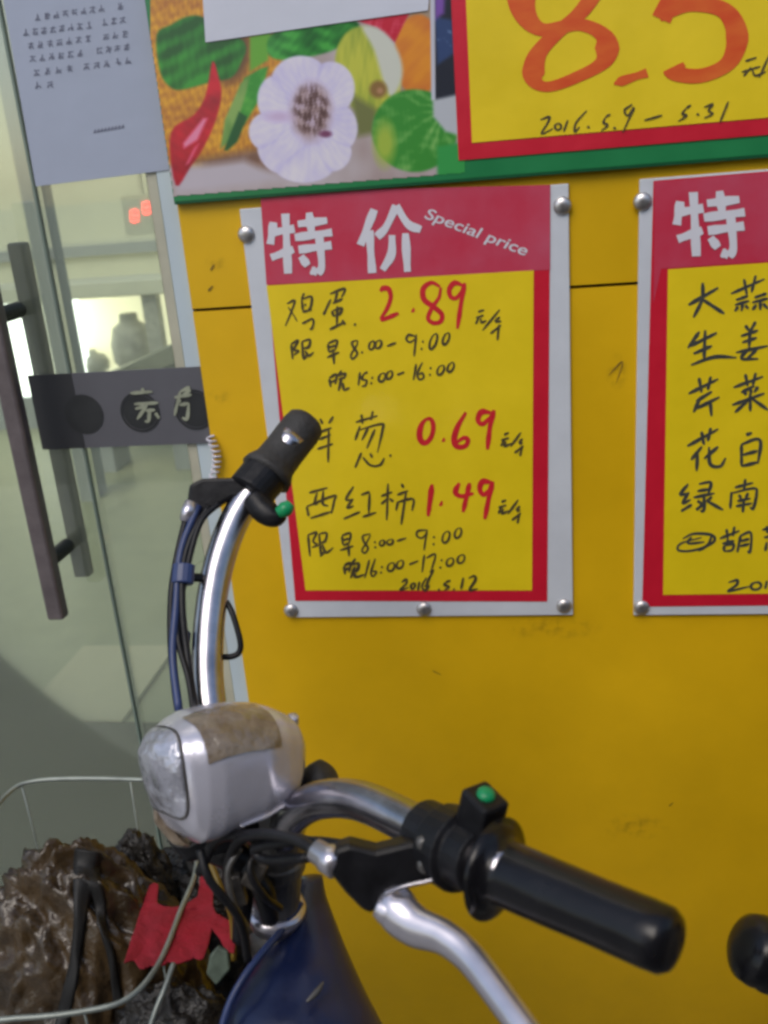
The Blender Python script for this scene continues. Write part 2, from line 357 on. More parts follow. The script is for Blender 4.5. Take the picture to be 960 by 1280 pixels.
refl = empty('street_reflection', (-1.9, 4.4, 0), 'low glowing cream block added to imitate the street reflection in the glass', 'imitated reflection')
yc = 4.4  # glowing panel, strips and dim shapes imitate a street reflection in the glass
cl, cr = W(66, 420, yc), W(236, 420, yc)
zt0, zl0 = W(150, 370, yc).z, W(150, 466, yc).z - 0.12
boxo('reflection_panel', (cl.x - 1.0, yc + 0.25, zl0), (cr.x + 0.3, yc + 0.28, zt0), M['lit'], refl)
boxo('top', (cl.x - 1.0, yc - 0.05, zt0), (cr.x + 0.3, yc + 0.3, zt0 + 0.09), M['wall_in'], refl, bevel=.01)
boxo('base', (cl.x - 1.0, yc - 0.02, 0), (cr.x + 0.3, yc + 0.3, zl0 - 0.002), M['wall_grey'], refl)
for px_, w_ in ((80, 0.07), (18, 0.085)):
    c = W(px_ + 4, 425, yc); boxo('reflection_strip', (c.x - w_, yc + 0.02, zl0), (c.x + w_, yc + 0.10, zt0 - 0.002), M['lit_white'], refl)
for px_ in (192, 45):
    c = W(px_, 410, yc); boxo('post', (c.x - 0.045, yc - 0.01, zl0), (c.x + 0.045, yc + 0.06, zt0 - 0.002), M['reflection_shape'], refl)
gi = 0
for (px_, py_, rw, rh, lab) in ((165, 425, .13, .16, 'large dim round shape within the imitated reflection'), (112, 452, .12, .07, 'low wide shape within the imitated reflection')):
    c = W(px_, py_, yc + 0.15); b = B()
    lathe(b, Vector((c.x, yc + 0.15, c.z - rh)), Vector((c.x, yc + 0.15, c.z + rh)), [(0, rw * .7), (.12, rw * .95), (.45, rw), (.75, rw * .8), (.85, rw * .45), (1, rw * .4)], 20)
    obj('reflection_shape', b, M['reflection_shape'], refl, smooth=True)
bn = empty('bench', (-1.3, 3.3, 0), 'grey sloping counter top standing inside the shop', 'counter')
a0, a1 = W(128, 466, 3.4), W(244, 418, 3.4)
b = B(); prism(b, [Vector((a0.x - .25, 3.3, a0.z - .10)), Vector((a1.x + .1, 3.3, a1.z + .03)), Vector((a1.x + .1, 3.3, a1.z - .05)), Vector((a0.x - .25, 3.3, a0.z - .17))], Vector((0, 0.4, 0)))
obj('counter_top', b, mat('grey_green_top', (0.25, 0.26, 0.21), 0.4, var=.1), bn)
boxo('counter_leg', (a1.x - .2, 3.4, 0), (a1.x - .12, 3.6, a1.z - .10), M['wall_grey'], bn)
boxo('counter_leg', (a0.x - .1, 3.4, 0), (a0.x - .02, 3.6, a0.z - .16), M['wall_grey'], bn)

ld = empty('led_sign', W(175, 262, 2.2), 'red glowing digits of a small electronic sign hanging inside the shop', 'led sign')
c0, c1 = W(150, 245, 2.2), W(205, 292, 2.2)
boxo('housing', (c0.x, 2.2, c1.z), (c1.x, 2.25, c0.z), M['wall_in'], ld)
b = B()
for (px_, py_, s_) in ((168, 270, 5.5), (183, 260, 6.0)):
    for dx, dz, ww, hh in ((0, -7, 6, 2.4), (0, 0, 6, 2.4), (0, 7, 6, 2.4), (-4.6, 3.5, 2.6, 8), (4.6, -3.5, 2.6, 8), (4.6, 3.5, 2.6, 8), (-4.6, -3.5, 2.6, 8)):
        p0 = W(px_ + dx - ww / 2, py_ + dz - hh / 2, 2.197); p1 = W(px_ + dx + ww / 2, py_ + dz + hh / 2, 2.197)
        k = 0.0002 * random.random()
        vv = [b.verts.new((x_, 2.197 - k, z_)) for x_, z_ in ((p0.x, p0.z), (p1.x, p0.z), (p1.x, p1.z), (p0.x, p1.z))]; b.faces.new(vv)
obj('digit', b, M['led'], ld, recalc=False)
c = W(175, 250, 2.2); boxo('hanger', (c.x - .006, 2.215, c0.z), (c.x + .006, 2.23, 3.0), M['wall_in'], ld)
p0, p1 = Z(-60, 906, 0), Z(24, 906, 0)
mt = boxo('floor_mat', (-2.2, 0.25, 0.004), (p1.x + .02, p1.y, 0.012), M['mat_navy']); tag(mt, 'dark navy mat on the shop floor just inside the glass door', 'floor mat')
mt = boxo('floor_mat', (p1.x + .035, 0.12, 0.004), (0.3, p1.y, 0.011), mat('dark_olive_mat', (0.055, 0.06, 0.04), .8, var=.2, scale=30)); tag(mt, 'dark olive mat on the shop floor behind the fixed glass pane', 'floor mat')
q0, q1 = Z(22, 905, 0), Z(85, 832, 0)
mt = boxo('floor_mat', (q0.x, q0.y, 0.004), (q0.x + .30, q1.y + .1, 0.014), M['mat_cream']); tag(mt, 'cream ribbed mat on the shop floor beyond the navy one', 'floor mat')

# ================================================================== boards and papers on the wall
def bolt(px, py, y, parent):
    c = W(px, py, y); b = B()
    lathe(b, Vector((c.x, y, c.z)), Vector((c.x, y - 0.0045, c.z)), [(0, .0082), (.3, .0082), (.7, .0066), (1, .003)], 20)
    return obj('bolt', b, M['bolt'], parent, smooth=True)

def dotlist(*a): return [dot(*p) for p in a]
ZP7 = (320, 240, 4.364)
TE = [[(95, 165), (78, 285)], [(80, 222), (210, 200)], [(160, 118), (175, 445)], [(82, 358), (205, 312)], [(228, 175), (388, 155)], [(290, 112), (305, 240)], [(212, 248), (415, 220)], [(232, 315), (412, 290)], [(345, 245), (358, 400), (335, 445)], [(335, 440), (300, 425)], [(245, 350), (282, 402)]]
JIA = [[(645, 95), (570, 290)], [(618, 210), (634, 442)], [(765, 75), (710, 190), (660, 245)], [(765, 75), (830, 175), (900, 205)], [(742, 235), (738, 340), (690, 425)], [(815, 225), (826, 435)]]
T_SQ = (0.95, 0.95)

# board 1 --------------------------------------------------------
YT = -0.004
s1 = empty('price_board', W(540, 769, 0), 'whole red and yellow price board with red prices 2.89, 0.69 and 1.49', 'price board', 'price boards on the yellow wall')
def plate(corners, name, m, parent, y0, y1, bevel=0.0008):
    b = B(); prism(b, [W(px, py, y0) for px, py in corners], Vector((0, y1 - y0, 0))); return obj(name, b, m, parent, bevel=bevel)
def rectpx(a, b):                             # upright rectangle spanned by two pixels on the wall
    p, q = W(*a), W(*b); return p.x, q.x, q.z, p.z
def plate_w(x0, x1, z0, z1, name, m, parent, y0, y1, bevel=0.0008): return boxo(name, (x0, min(y0, y1), z0), (x1, max(y0, y1), z1), m, parent, bevel)
bl, br = W(363, 770), W(716, 767)
X0, X1, Z0, Z1 = 0.0, 0.3088, bl.z, bl.z + 0.4295
X0 = bl.x; X1 = br.x
plate_w(X0, X1, Z0, Z1 + .003, 'board', M['white_board'], s1, 0, YT)
pb = [(325, 240), (688, 231), (684, 752), (369, 751)]
b = B(); sheet(b, pb, YT - 0.0006); po = obj('poster', b, M['red_print'], s1)
b = B(); sheet(b, [(333, 357), (667, 338), (665, 738), (382, 738)], YT - 0.0010); obj('yellow_field', b, M['yellow_print'], po)
b = B(); sheet(b, [(325.2, 240.2), (687.8, 231.3), (687.6, 337.2), (333, 356)], YT - 0.0009); obj('header_with_glare', b, M['painted_glare'], po)  # film glare painted over the whole header
yk = YT - 0.0013
for st_ in (TE, JIA):
    b = B(); write(b, st_, ZP7, 9.8, yk, taper=T_SQ); obj('header_character', b, M['white_print'], po, recalc=False)

def text_mesh(body, a, e, height_px, name, m, parent, y, shear=0.2, bold=0.02):
    cu = bpy.data.curves.new('lettering', 'FONT'); cu.body = body; cu.size = 1; cu.shear = shear; cu.offset = bold
    t = bpy.data.objects.new('lettering', cu); COL.objects.link(t)
    bpy.context.view_layer.update()
    me = bpy.data.meshes.new_from_object(t.evaluated_get(bpy.context.evaluated_depsgraph_get()))
    bpy.data.objects.remove(t)
    xs = [v.co.x for v in me.vertices]; wd = max(xs)
    bm = B(); bm.from_mesh(me)
    a, e = np.array(a, float), np.array(e, float); u = (e - a) / np.linalg.norm(e - a); n_ = np.array([u[1], -u[0]])
    k = np.linalg.norm(e - a) / wd
    for v in bm.verts:
        q = a + u * v.co.x * k + n_ * v.co.y * height_px
        v.co = W(q[0], q[1], y)
    return obj(name, bm, m, parent, recalc=False)
text_mesh('Special price', (529, 272), (657, 320), 19.5, 'slogan_lettering', M['white_print'], po, yk, 0.15, 0.010)

rm = B()
z3 = (480, 340, 6)
write(rm, [[(812, 145), (835, 122), (875, 130), (890, 190), (862, 275), (812, 352)], [(812, 352), (850, 350), (950, 308)]], (340, 340, 6), 6.2, yk)
write(rm, [dot(220, 285, 10)], z3, 6, yk)
write(rm, [[(420, 110), (355, 80), (295, 125), (300, 205), (370, 260), (432, 315), (425, 370), (370, 382), (330, 345), (362, 265), (412, 190), (425, 115)]], z3, 6.2, yk)
write(rm, [[(590, 100), (530, 82), (490, 130), (500, 185), (545, 192), (600, 115)], [(605, 82), (580, 220), (550, 425)]], z3, 6.2, yk)
obj('red_price', rm, M['red_marker'], po, recalc=False); rm = B()
z5 = (510, 500, 6)
write(rm, [ell(138, 230, 50, 92, 0.16)], z5, 6.8, yk); write(rm, [dot(268, 298, 10)], z5, 5.5, yk)
write(rm, [[(435, 92), (372, 200), (345, 300), (370, 350), (430, 345), (450, 300), (415, 285), (358, 325)]], z5, 6.8, yk)
write(rm, [[(620, 95), (550, 90), (525, 150), (560, 180), (625, 120)], [(645, 75), (615, 200), (595, 372)]], z5, 6.8, yk)
obj('red_price', rm, M['red_marker'], po, recalc=False); rm = B()
write(rm, [[(180, 632), (150, 872)]], z5, 6.8, yk); write(rm, [dot(250, 775, 10)], z5, 6.8, yk)
write(rm, [[(385, 622), (355, 690), (400, 722), (492, 700)], [(462, 622), (440, 720), (412, 842)]], z5, 6.4, yk)
write(rm, [[(630, 620), (560, 612), (538, 670), (570, 710), (628, 655)], [(635, 610), (605, 740), (575, 895)]], z5, 6.8, yk)
obj('red_price', rm, M['red_marker'], po, recalc=False)

z2 = (340, 340, 6)
def wr(st, tr, wd=3.0):                       # one word or figure group, a part of the poster
    b_ = B(); write(b_, st, tr, wd * 1.16, WY); obj('handwriting', b_, WM, WP, recalc=False)
WY, WM, WP = yk, M['marker'], po
wr([[(112, 238), (168, 215), (150, 285), (100, 405)], {'p': [(120, 262), (160, 320), (190, 372)], 'w': .6}, [(240, 158), (222, 205)], [(222, 205), (232, 292)], [(225, 205), (295, 185), (290, 262), (270, 275)], dot(250, 245, 8), [(228, 300), (298, 282)], [(225, 388), (300, 348)], [(295, 345), (312, 372), (300, 420), (280, 428)]], z2, 2.7)
wr([[(435, 165), (545, 125), (522, 190)], [(490, 150), (470, 230)], [(440, 205), (400, 290), (385, 322)], [(455, 235), (530, 200)], [(450, 290), (460, 332)], [(455, 290), (520, 272), (508, 315), (458, 332)], [(490, 255), (485, 400)], [(432, 432), (545, 375)], [(525, 360), (548, 395)], dot(622, 392, 8)], z2, 3.0)
wr([[(145, 540), (155, 655)], [(145, 540), (195, 515), (165, 580), (198, 592), (165, 622)], [(225, 520), (235, 655)], [(225, 522), (282, 508), (275, 560), (230, 575)], [(235, 658), (262, 622)], [(248, 590), (275, 628), (312, 602)]], z2, 3.0)
wr([[(420, 540), (425, 600)], [(420, 535), (487, 513), (475, 580)], [(425, 568), (475, 550)], [(425, 602), (475, 583)], [(412, 642), (505, 600)], [(460, 598), (465, 692)]], z2, 2.9)
wr([[(640, 512), (600, 528), (615, 572), (640, 612), (605, 652), (592, 620), (630, 560), (645, 515)], dot(676, 602, 7), ell(748, 550, 20, 32, .2), ell(798, 542, 22, 30, .2), [(862, 556), (932, 530)]], z2, 2.7)
wr([[(430, 800), (440, 862)], [(430, 796), (482, 768), (475, 842)], [(438, 830), (475, 812)], [(522, 738), (495, 782)], [(498, 778), (548, 762), (540, 800)], [(498, 806), (548, 790)], [(520, 800), (498, 892)], [(530, 832), (540, 882), (582, 868)]], z2, 3.0)
wr([[(660, 750), (648, 852)], [(688, 765), (675, 802), (710, 815), (700, 850), (672, 858)], [(688, 763), (718, 750)], dot(752, 792, 7), dot(745, 832, 7), ell(825, 790, 24, 32, .25), ell(880, 772, 22, 30, .25), [(938, 772), (992, 750)]], z2, 2.7)
def yuan(x, y, k=1.0, dx=0):
    o = (480 + x, 340 + y, 6 / k)
    wr([[(705, 300), (752, 284)], [(690, 345), (748, 324)], [(715, 330), (688, 392)], [(725, 348), (732, 378), (768, 364)], [(868, 282), (738, 438)], [(870, 335), (828, 372)], [(835, 376), (880, 368)], [(798, 462), (878, 398)], [(862, 395), (850, 512)]], o, 2.6)
yuan(0, 0)
wr([[(232, 482), (185, 472), (168, 505), (195, 527), (235, 500)], [(242, 468), (225, 632)], dot(292, 520, 7), dot(282, 575, 7), ell(370, 520, 24, 58, .3), ell(465, 500, 22, 44, .3)], z3, 2.7)
wr([[(242, 688), (220, 812)], [(288, 678), (250, 760), (265, 806), (298, 790), (285, 758), (252, 775)], dot(350, 720, 7), dot(345, 770, 7), ell(425, 735, 24, 36, .3), ell(500, 714, 22, 36, .3)], z3, 2.6)
z4 = (370, 500, 6)
wr([[(72, 170), (100, 200)], [(50, 240), (85, 265)], [(60, 360), (112, 280)], [(180, 140), (200, 180)], [(280, 123), (245, 177)], [(175, 242), (267, 208)], [(172, 297), (262, 258)], [(160, 368), (277, 328)], [(245, 225), (240, 468)]], z4, 2.8)
wr([[(448, 167), (612, 118)], [(490, 108), (500, 180)], [(577, 83), (560, 152)], [(480, 195), (443, 302)], [(470, 225), (640, 180), (648, 225), (610, 395)], [(545, 200), (493, 302)], [(592, 218), (530, 362)], [(490, 395), (442, 508)], [(500, 430), (560, 490), (630, 486), (662, 435)], [(555, 398), (572, 432)], dot(708, 415, 8)], z4, 2.8)
wr([[(98, 697), (237, 658)], [(80, 800), (285, 718), (285, 760), (265, 852)], [(80, 800), (95, 872)], [(108, 887), (262, 838)], [(158, 695), (140, 775), (170, 770)], [(205, 680), (200, 775), (242, 795)]], z4, 2.9)
wr([[(432, 648), (375, 745), (432, 745)], [(425, 745), (383, 808), (432, 795)], [(357, 892), (482, 838)], [(488, 712), (552, 688)], [(552, 698), (545, 850)], [(498, 878), (602, 843)]], z4, 2.9)
wr([[(638, 722), (722, 690)], [(690, 628), (680, 902)], [(685, 740), (638, 782)], [(700, 740), (732, 762)], [(790, 628), (808, 660)], [(758, 712), (842, 680)], [(765, 760), (750, 828)], [(765, 765), (877, 743), (870, 832)], [(825, 690), (788, 935)]], z4, 2.9)
for oy, ox in ((0, 0), (505, -20)):
    o = (510 + ox / 6, 500 + oy / 6, 6)
    wr([[(720, 262), (757, 245)], [(698, 302), (758, 284)], [(725, 290), (698, 348)], [(735, 310), (725, 347), (777, 324)], [(847, 243), (768, 352)], [(860, 290), (828, 322)], [(832, 328), (862, 320)], [(798, 398), (867, 343)], [(855, 345), (840, 422)]], o, 2.8)
z6 = (370, 640, 4)
wr([[(60, 115), (70, 222)], [(60, 115), (102, 103), (85, 145), (107, 165), (80, 177)], [(115, 110), (125, 222)], [(115, 110), (152, 105), (145, 145), (120, 155)], [(120, 222), (147, 193)], [(130, 160), (150, 202), (187, 178)]], z6, 2.8)
wr([[(230, 120), (235, 165)], [(230, 118), (272, 107), (265, 157)], [(235, 142), (265, 132)], [(235, 167), (268, 155)], [(220, 192), (287, 170)], [(262, 165), (265, 222)]], z6, 2.8)
wr([[(372, 110), (335, 120), (340, 150), (360, 180), (345, 205), (330, 190), (355, 150), (372, 115)], dot(397, 176, 5), dot(395, 150, 5), ell(430, 155, 12, 14, .2), ell(470, 150, 15, 13, .2), [(503, 146), (552, 130)]], z6, 2.5)
wr([[(655, 90), (610, 95), (605, 120), (630, 130), (655, 103)], [(655, 88), (640, 192)], dot(690, 125, 5), dot(688, 160, 5), ell(750, 125, 17, 29, .25), ell(810, 105, 16, 25, .25)], z6, 2.5)
wr([[(240, 270), (245, 312)], [(240, 268), (272, 256), (265, 302)], [(243, 292), (266, 280)], [(297, 233), (275, 267)], [(275, 265), (312, 258), (305, 292), (280, 295)], [(295, 270), (273, 332)], [(290, 300), (300, 325), (342, 313)]], z6, 3.3)
wr([[(367, 238), (343, 332)], [(397, 233), (375, 300), (385, 322), (402, 300), (378, 295)], dot(430, 275, 5), dot(425, 302, 5), ell(475, 275, 17, 21, .25), ell(520, 262, 16, 20, .25), [(565, 263), (612, 244)]], z6, 2.5)
wr([[(642, 213), (630, 302)], [(652, 230), (697, 213), (673, 302)], [(668, 302), (690, 290)], dot(728, 240, 5), dot(722, 277, 5), ell(770, 250, 17, 20, .25), ell(825, 235, 17, 21, .25)], z6, 2.5)
wr([[(528, 352), (550, 338), (550, 360), (520, 390), (562, 378)], ell(585, 370, 10, 14, .2), [(617, 348), (610, 392)], [(652, 328), (630, 370), (645, 392), (662, 370), (640, 370)], [(690, 288), (660, 345), (650, 392)], dot(715, 388, 5), [(750, 352), (743, 365), (765, 374), (742, 392)], [(750, 350), (773, 343)], dot(790, 386, 4), [(837, 328), (825, 387)], [(863, 332), (890, 320), (897, 340), (868, 390), (908, 383)]], z6, 2.9)
for p in ((308, 293), (703, 257), (364, 763), (530, 761), (705, 757)): bolt(*p, YT, s1)

# board 2 --------------------------------------------------------
s2 = empty('price_board', W(880, 767, 0), 'price board with a list of vegetables, cut off by the right edge of the photo', 'price board', 'price boards on the yellow wall')
sl = W(791.5, 768).x
plate_w(sl, sl + (X1 - X0), Z0 - .001, Z1 + 0.002, 'board', M['white_board'], s2, 0, YT)
xr_ = sl + (X1 - X0) - 0.024
def toX(px, py): return W(px, py)
b = B()
tl, bl_, = W(816, 226), W(802, 756)
b.faces.new([b.verts.new(p) for p in ((tl.x, YT - .0006, tl.z), (xr_, YT - .0006, tl.z + .002), (xr_, YT - .0006, bl_.z), (bl_.x, YT - .0006, bl_.z))]); po2 = obj('poster', b, M['red_print'], s2)
b = B()
t2, b2 = W(834, 336), W(828, 741)
b.faces.new([b.verts.new(p) for p in ((t2.x, YT - .001, t2.z), (xr_ - .014, YT - .001, t2.z + .001), (xr_ - .014, YT - .001, b2.z), (b2.x, YT - .001, b2.z))]); obj('yellow_field', b, M['yellow_print'], po2)
b = B()
b.faces.new([b.verts.new(p) for p in ((tl.x + .001, YT - .0009, tl.z - .001), (xr_ - .001, YT - .0009, tl.z + .001), (xr_ - .001, YT - .0009, t2.z + .002), (t2.x - .006, YT - .0009, t2.z + .001), (tl.x + .002, YT - .0009, t2.z - .03))]); obj('header_with_glare', b, M['painted_glare'], po2)
TE2 = lambda S_: [[((x - 70) / 345 * 87 + 844, (y - 105) / 355 * 87 + 237) for x, y in s] for s in S_]
for st_ in (TE2(TE), [[(x, y - 6) for x, y in s] for s in TE2(JIA)]):
    b = B(); write(b, st_, (0, 0, 1), 10.8, yk, taper=T_SQ); obj('header_character', b, M['white_print'], po2, recalc=False)
WY, WM, WP = yk, M['marker_dark'], po2; z8 = (830, 340, 3.2)
wr([[(98, 132), (217, 63)], [(155, 43), (152, 110), (118, 182)], [(155, 110), (242, 167)]], z8, 4.2)
wr([[(268, 87), (402, 28)], [(320, 28), (332, 92)], [(367, 13), (350, 82)], [(288, 112), (337, 95)], [(283, 132), (342, 115)], [(315, 120), (310, 157)], [(297, 138), (283, 157)], [(325, 133), (338, 147)], [(362, 102), (412, 85)], [(353, 122), (417, 105)], [(385, 110), (385, 152)], [(370, 130), (353, 152)], [(395, 125), (417, 147)]], z8, 3.3)
wr([[(142, 238), (95, 305)], [(103, 297), (212, 243)], [(165, 233), (160, 352)], [(118, 327), (192, 295)], [(108, 372), (200, 340), (290, 342)]], z8, 3.9)
wr([[(325, 213), (342, 237)], [(367, 198), (345, 237)], [(308, 257), (377, 233)], [(313, 282), (372, 262)], [(345, 235), (340, 302)], [(288, 322), (417, 295)], [(345, 300), (310, 345), (377, 347)], [(372, 308), (328, 352)]], z8, 3.6)
wr([[(98, 487), (217, 428)], [(140, 423), (150, 482)], [(187, 418), (175, 472)], [(192, 478), (128, 517)], [(145, 503), (118, 562)], [(128, 547), (222, 500)], [(185, 520), (190, 577)]], z8, 3.8)
wr([[(278, 462), (397, 418)], [(325, 408), (335, 457)], [(367, 403), (355, 452)], [(362, 455), (308, 482)], [(318, 475), (330, 492)], [(345, 468), (350, 487)], [(377, 458), (360, 482)], [(273, 532), (402, 485)], [(345, 485), (345, 557)], [(340, 510), (283, 562)], [(350, 505), (417, 552)]], z8, 3.6)
wr([[(93, 697), (217, 628)], [(150, 638), (160, 692)], [(187, 623), (175, 677)], [(152, 698), (108, 752)], [(135, 723), (130, 797)], [(217, 698), (160, 747)], [(180, 700), (185, 768), (225, 777), (247, 743)]], z8, 3.8)
wr([[(328, 652), (352, 643)], [(310, 690), (310, 777)], [(310, 690), (370, 668), (387, 688), (375, 767)], [(315, 732), (375, 715)], [(310, 777), (377, 760)]], z8, 3.8)
wr([[(97, 848), (65, 890), (97, 885)], [(100, 880), (75, 925), (107, 910)], [(68, 957), (112, 930)], [(140, 848), (187, 843), (175, 892)], [(133, 877), (182, 868)], [(118, 902), (202, 885)], [(160, 890), (160, 950), (145, 957)], [(133, 915), (152, 927)], [(128, 952), (155, 930)], [(192, 898), (170, 920)], [(170, 915), (237, 952)]], z8, 3.5)
wr([[(283, 862), (357, 843)], [(325, 828), (320, 877)], [(270, 880), (265, 947)], [(270, 885), (360, 865), (370, 890), (357, 945), (343, 940)], [(300, 890), (308, 907)], [(337, 883), (325, 907)], [(293, 917), (347, 905)], [(288, 937), (352, 925)], [(320, 905), (315, 962)]], z8, 3.3)
wr([[(75, 1067), (120, 1047), (190, 1052), (200, 1077), (150, 1105), (90, 1117), (55, 1110), (70, 1085), (150, 1062)], [(110, 1060), (97, 1085), (162, 1080)], [(190, 1058), (175, 1090), (138, 1117)]], z8, 3.0)
wr([[(223, 1067), (302, 1035)], [(250, 1028), (255, 1067)], [(282, 1018), (275, 1057)], [(233, 1087), (282, 1075)], [(255, 1065), (255, 1092)], [(240, 1095), (240, 1117)], [(240, 1095), (277, 1088), (272, 1112), (240, 1117)], [(307, 1053), (293, 1122)], [(305, 1055), (347, 1043), (345, 1115), (333, 1117)], [(305, 1077), (342, 1067)], [(303, 1097), (342, 1087)]], z8, 3.2)
wr([[(393, 1032), (470, 1010)], [(412, 1015), (414, 1045)], [(400, 1062), (460, 1050)], [(412, 1080), (405, 1117)]], z8, 3.3)
wr([[(258, 1242), (292, 1233), (290, 1252), (255, 1277), (300, 1268), (342, 1258)], ell(368, 1256, 20, 15, .2), [(412, 1235), (405, 1268)]], z8, 3.0)
for p in ((803, 252), (802, 759)): bolt(*p, YT, s2)
for xx in (sl + (X1 - X0) / 2, sl + X1 - X0 - .012):
    b = B(); lathe(b, Vector((xx, YT, Z0 + .009)), Vector((xx, YT - .0045, Z0 + .009)), [(0, .0082), (.3, .0082), (.7, .0066), (1, .003)], 20); obj('bolt', b, M['bolt'], s2, smooth=True)

# banner with the printed vegetables ------------------------------
YBN = -0.008
bz = (W(222, 254).z + W(960, 199).z) / 2
bx0, bx1, bz1 = W(222, 252).x - .001, 1.30, 1.75
bn_ = empty('banner', (0.5, 0, bz), 'green edged banner printed with garlic, chilli and other vegetables above the price boards', 'banner')
boxo('board', (bx0, YBN, bz), (bx1, -0.0005, bz1), M['green_edge'], bn_, bevel=.001)
boxo('green_border', (bx0 + .001, YBN - .0006, bz + .003), (bx1 - .004, YBN - .0001, bz1 - .01), M['green_print'], bn_)

# the printed picture: flat colours per point of a fine sheet (print, no light painted in)
NX, NY = 262, 236
pxs = np.linspace(188, 581, NX); pys = np.linspace(-70, 251, NY)
PX, PY = np.meshgrid(pxs, pys)
ZX, ZY = (PX - 180) * 2.4, PY * 2.4          # coordinates of the zoomed study
rng = np.random.default_rng(3)
def nz(sc, seed, sx=1.0, sy=1.0):
    r = np.random.default_rng(seed); out = np.zeros_like(ZX)
    for k in range(5):
        a = r.uniform(0, 6.28, 3); f = sc * (1.6 ** k)
        out += (np.sin(ZX * sx * f * math.cos(a[0]) + ZY * sy * f * math.sin(a[0]) + a[1]) * np.sin(ZX * sx * f * math.cos(a[2]) - ZY * sy * f * math.sin(a[2]) + a[2] * 3)) / (1.35 ** k)
    return out / 2.2
img = np.zeros(ZX.shape + (3,))
def put(mask, col): 
    global img
    m = np.clip(mask, 0, 1)[..., None]; img = img * (1 - m) + np.array(col, float).reshape(col.shape if isinstance(col, np.ndarray) and col.ndim == 3 else (1, 1, 3)) * m
def poly(pts, soft=6.0):
    if len(pts) > 6: pts = [q_ for i_ in range(len(pts)) for q_ in catmull([pts[i_ - 1], pts[i_], pts[(i_ + 1) % len(pts)], pts[(i_ + 2) % len(pts)]], 4)[4:8]]
    P = np.array(pts, float); n = len(P); d = np.full(ZX.shape, 1e9); inside = np.zeros(ZX.shape, bool)
    for i in range(n):
        a, c = P[i], P[(i + 1) % n]; e = c - a
        t = np.clip(((ZX - a[0]) * e[0] + (ZY - a[1]) * e[1]) / (e @ e), 0, 1)
        d = np.minimum(d, np.hypot(ZX - a[0] - t * e[0], ZY - a[1] - t * e[1]))
        cr_ = ((a[1] > ZY) != (c[1] > ZY)) & (ZX < (c[0] - a[0]) * (ZY - a[1]) / (c[1] - a[1] + 1e-9) + a[0]); inside ^= cr_
    return np.clip(0.5 + np.where(inside, d, -d) / soft, 0, 1)
def el(cx, cy, rx, ry, soft=6.0, rot=0.0):
    x, y = ZX - cx, ZY - cy; c, s = math.cos(rot), math.sin(rot); x, y = x * c + y * s, -x * s + y * c
    return np.clip(0.5 + (1 - np.hypot(x / rx, y / ry)) * min(rx, ry) / soft, 0, 1)
def mixc(a, c, f): 
    f = np.clip(f, 0, 1)[..., None]; return np.array(a, float) * (1 - f) + np.array(c, float) * f
put(np.ones_like(ZX), mixc((176, 168, 172), (150, 132, 128), (nz(.012, 5) * .5 + .5)))
put(poly([(-50, -200), (420, -200), (420, 470), (160, 495), (-50, 490)], 30), mixc((205, 150, 38), (160, 98, 38), nz(.16, 1) * .6 + nz(.03, 8) * .4 + .45))
put(poly([(150, 480), (420, 430), (430, 510), (180, 505)], 30), mixc((110, 80, 66), (150, 120, 100), nz(.03, 2)))
put(poly([(90, 510), (300, 480), (420, 540), (100, 580)], 30), (172, 164, 172))
put(el(250, 150, 70, 100, 30), (98, 66, 40))
put(poly([(38, 105), (80, 75), (130, 50), (185, 55), (300, 125), (290, 190), (262, 232), (205, 245), (120, 268), (80, 262), (48, 215)], 8), mixc((16, 78, 24), (48, 136, 44), nz(.025, 4) * .8 + .35 + .25 * np.sin((ZX * .5 + ZY) * .12)))
put(poly([(318, 110), (380, 95), (372, 180), (318, 215)], 10), (88, 150, 40))
put(poly([(380, 105), (470, 60), (560, 45), (645, 72), (600, 130), (540, 160), (430, 180), (375, 165)], 9), mixc((14, 88, 28), (60, 150, 56), nz(.03, 6) * .9 + .3 + .2 * np.sin((ZY - ZX * .4) * .14)))
put(poly([(300, 235), (350, 205), (372, 200), (352, 290), (300, 375), (285, 330)], 8), mixc((42, 130, 40), (90, 165, 60), nz(.03, 16) + .3))
put(poly([(230, 445), (242, 360), (290, 250), (320, 225), (300, 300), (262, 420)], 8), mixc((120, 155, 80), (86, 130, 60), nz(.02, 9) + .4))
put(poly([(240, 450), (285, 335), (310, 350), (280, 425), (250, 452)], 7), (14, 78, 36))
put(poly([(800, -50), (1000, -50), (1000, 330), (760, 330)], 10), (150, 130, 110))
put(el(822, 165, 72, 122, 7), mixc((205, 130, 36), (188, 104, 40), nz(.02, 10) + .4))
put(poly([(640, 62), (720, 40), (795, 42), (752, 128), (700, 84)], 7), mixc((178, 24, 48), (205, 90, 110), (nz(.05, 11) - .2)))
put(el(672, 215, 96, 138, 8, -.25), mixc((176, 178, 64), (120, 140, 50), nz(.018, 12, 2, .5) + .35))
put(poly([(655, 80), (720, 95), (765, 160), (775, 230), (745, 290), (720, 250), (690, 150)], 14), (186, 188, 176))
put(poly([(620, 280), (700, 330), (690, 400), (640, 410)], 24), (104, 108, 62))
put(el(703, 268, 26, 26, 14), (126, 96, 52)); put(el(708, 272, 9, 9, 7), (160, 120, 86))
put(el(812, 392, 128, 124, 9), mixc((50, 128, 44), (140, 184, 104), np.clip(np.sin(np.arctan2(ZY - 330, ZX - 900) * 15 + nz(.015, 13) * 5) * .3 + nz(.05, 33) * .6 + .1, 0, 1) * .75))
put(el(722, 430, 30, 60, 30), (146, 168, 60))
put(poly([(870, -60), (1000, -60), (1000, 330), (872, 300)], 5), (26, 30, 42))
put(poly([(872, 50), (925, 60), (930, 160), (880, 195)], 12), mixc((40, 60, 100), (120, 140, 176), nz(.09, 14) - .1))
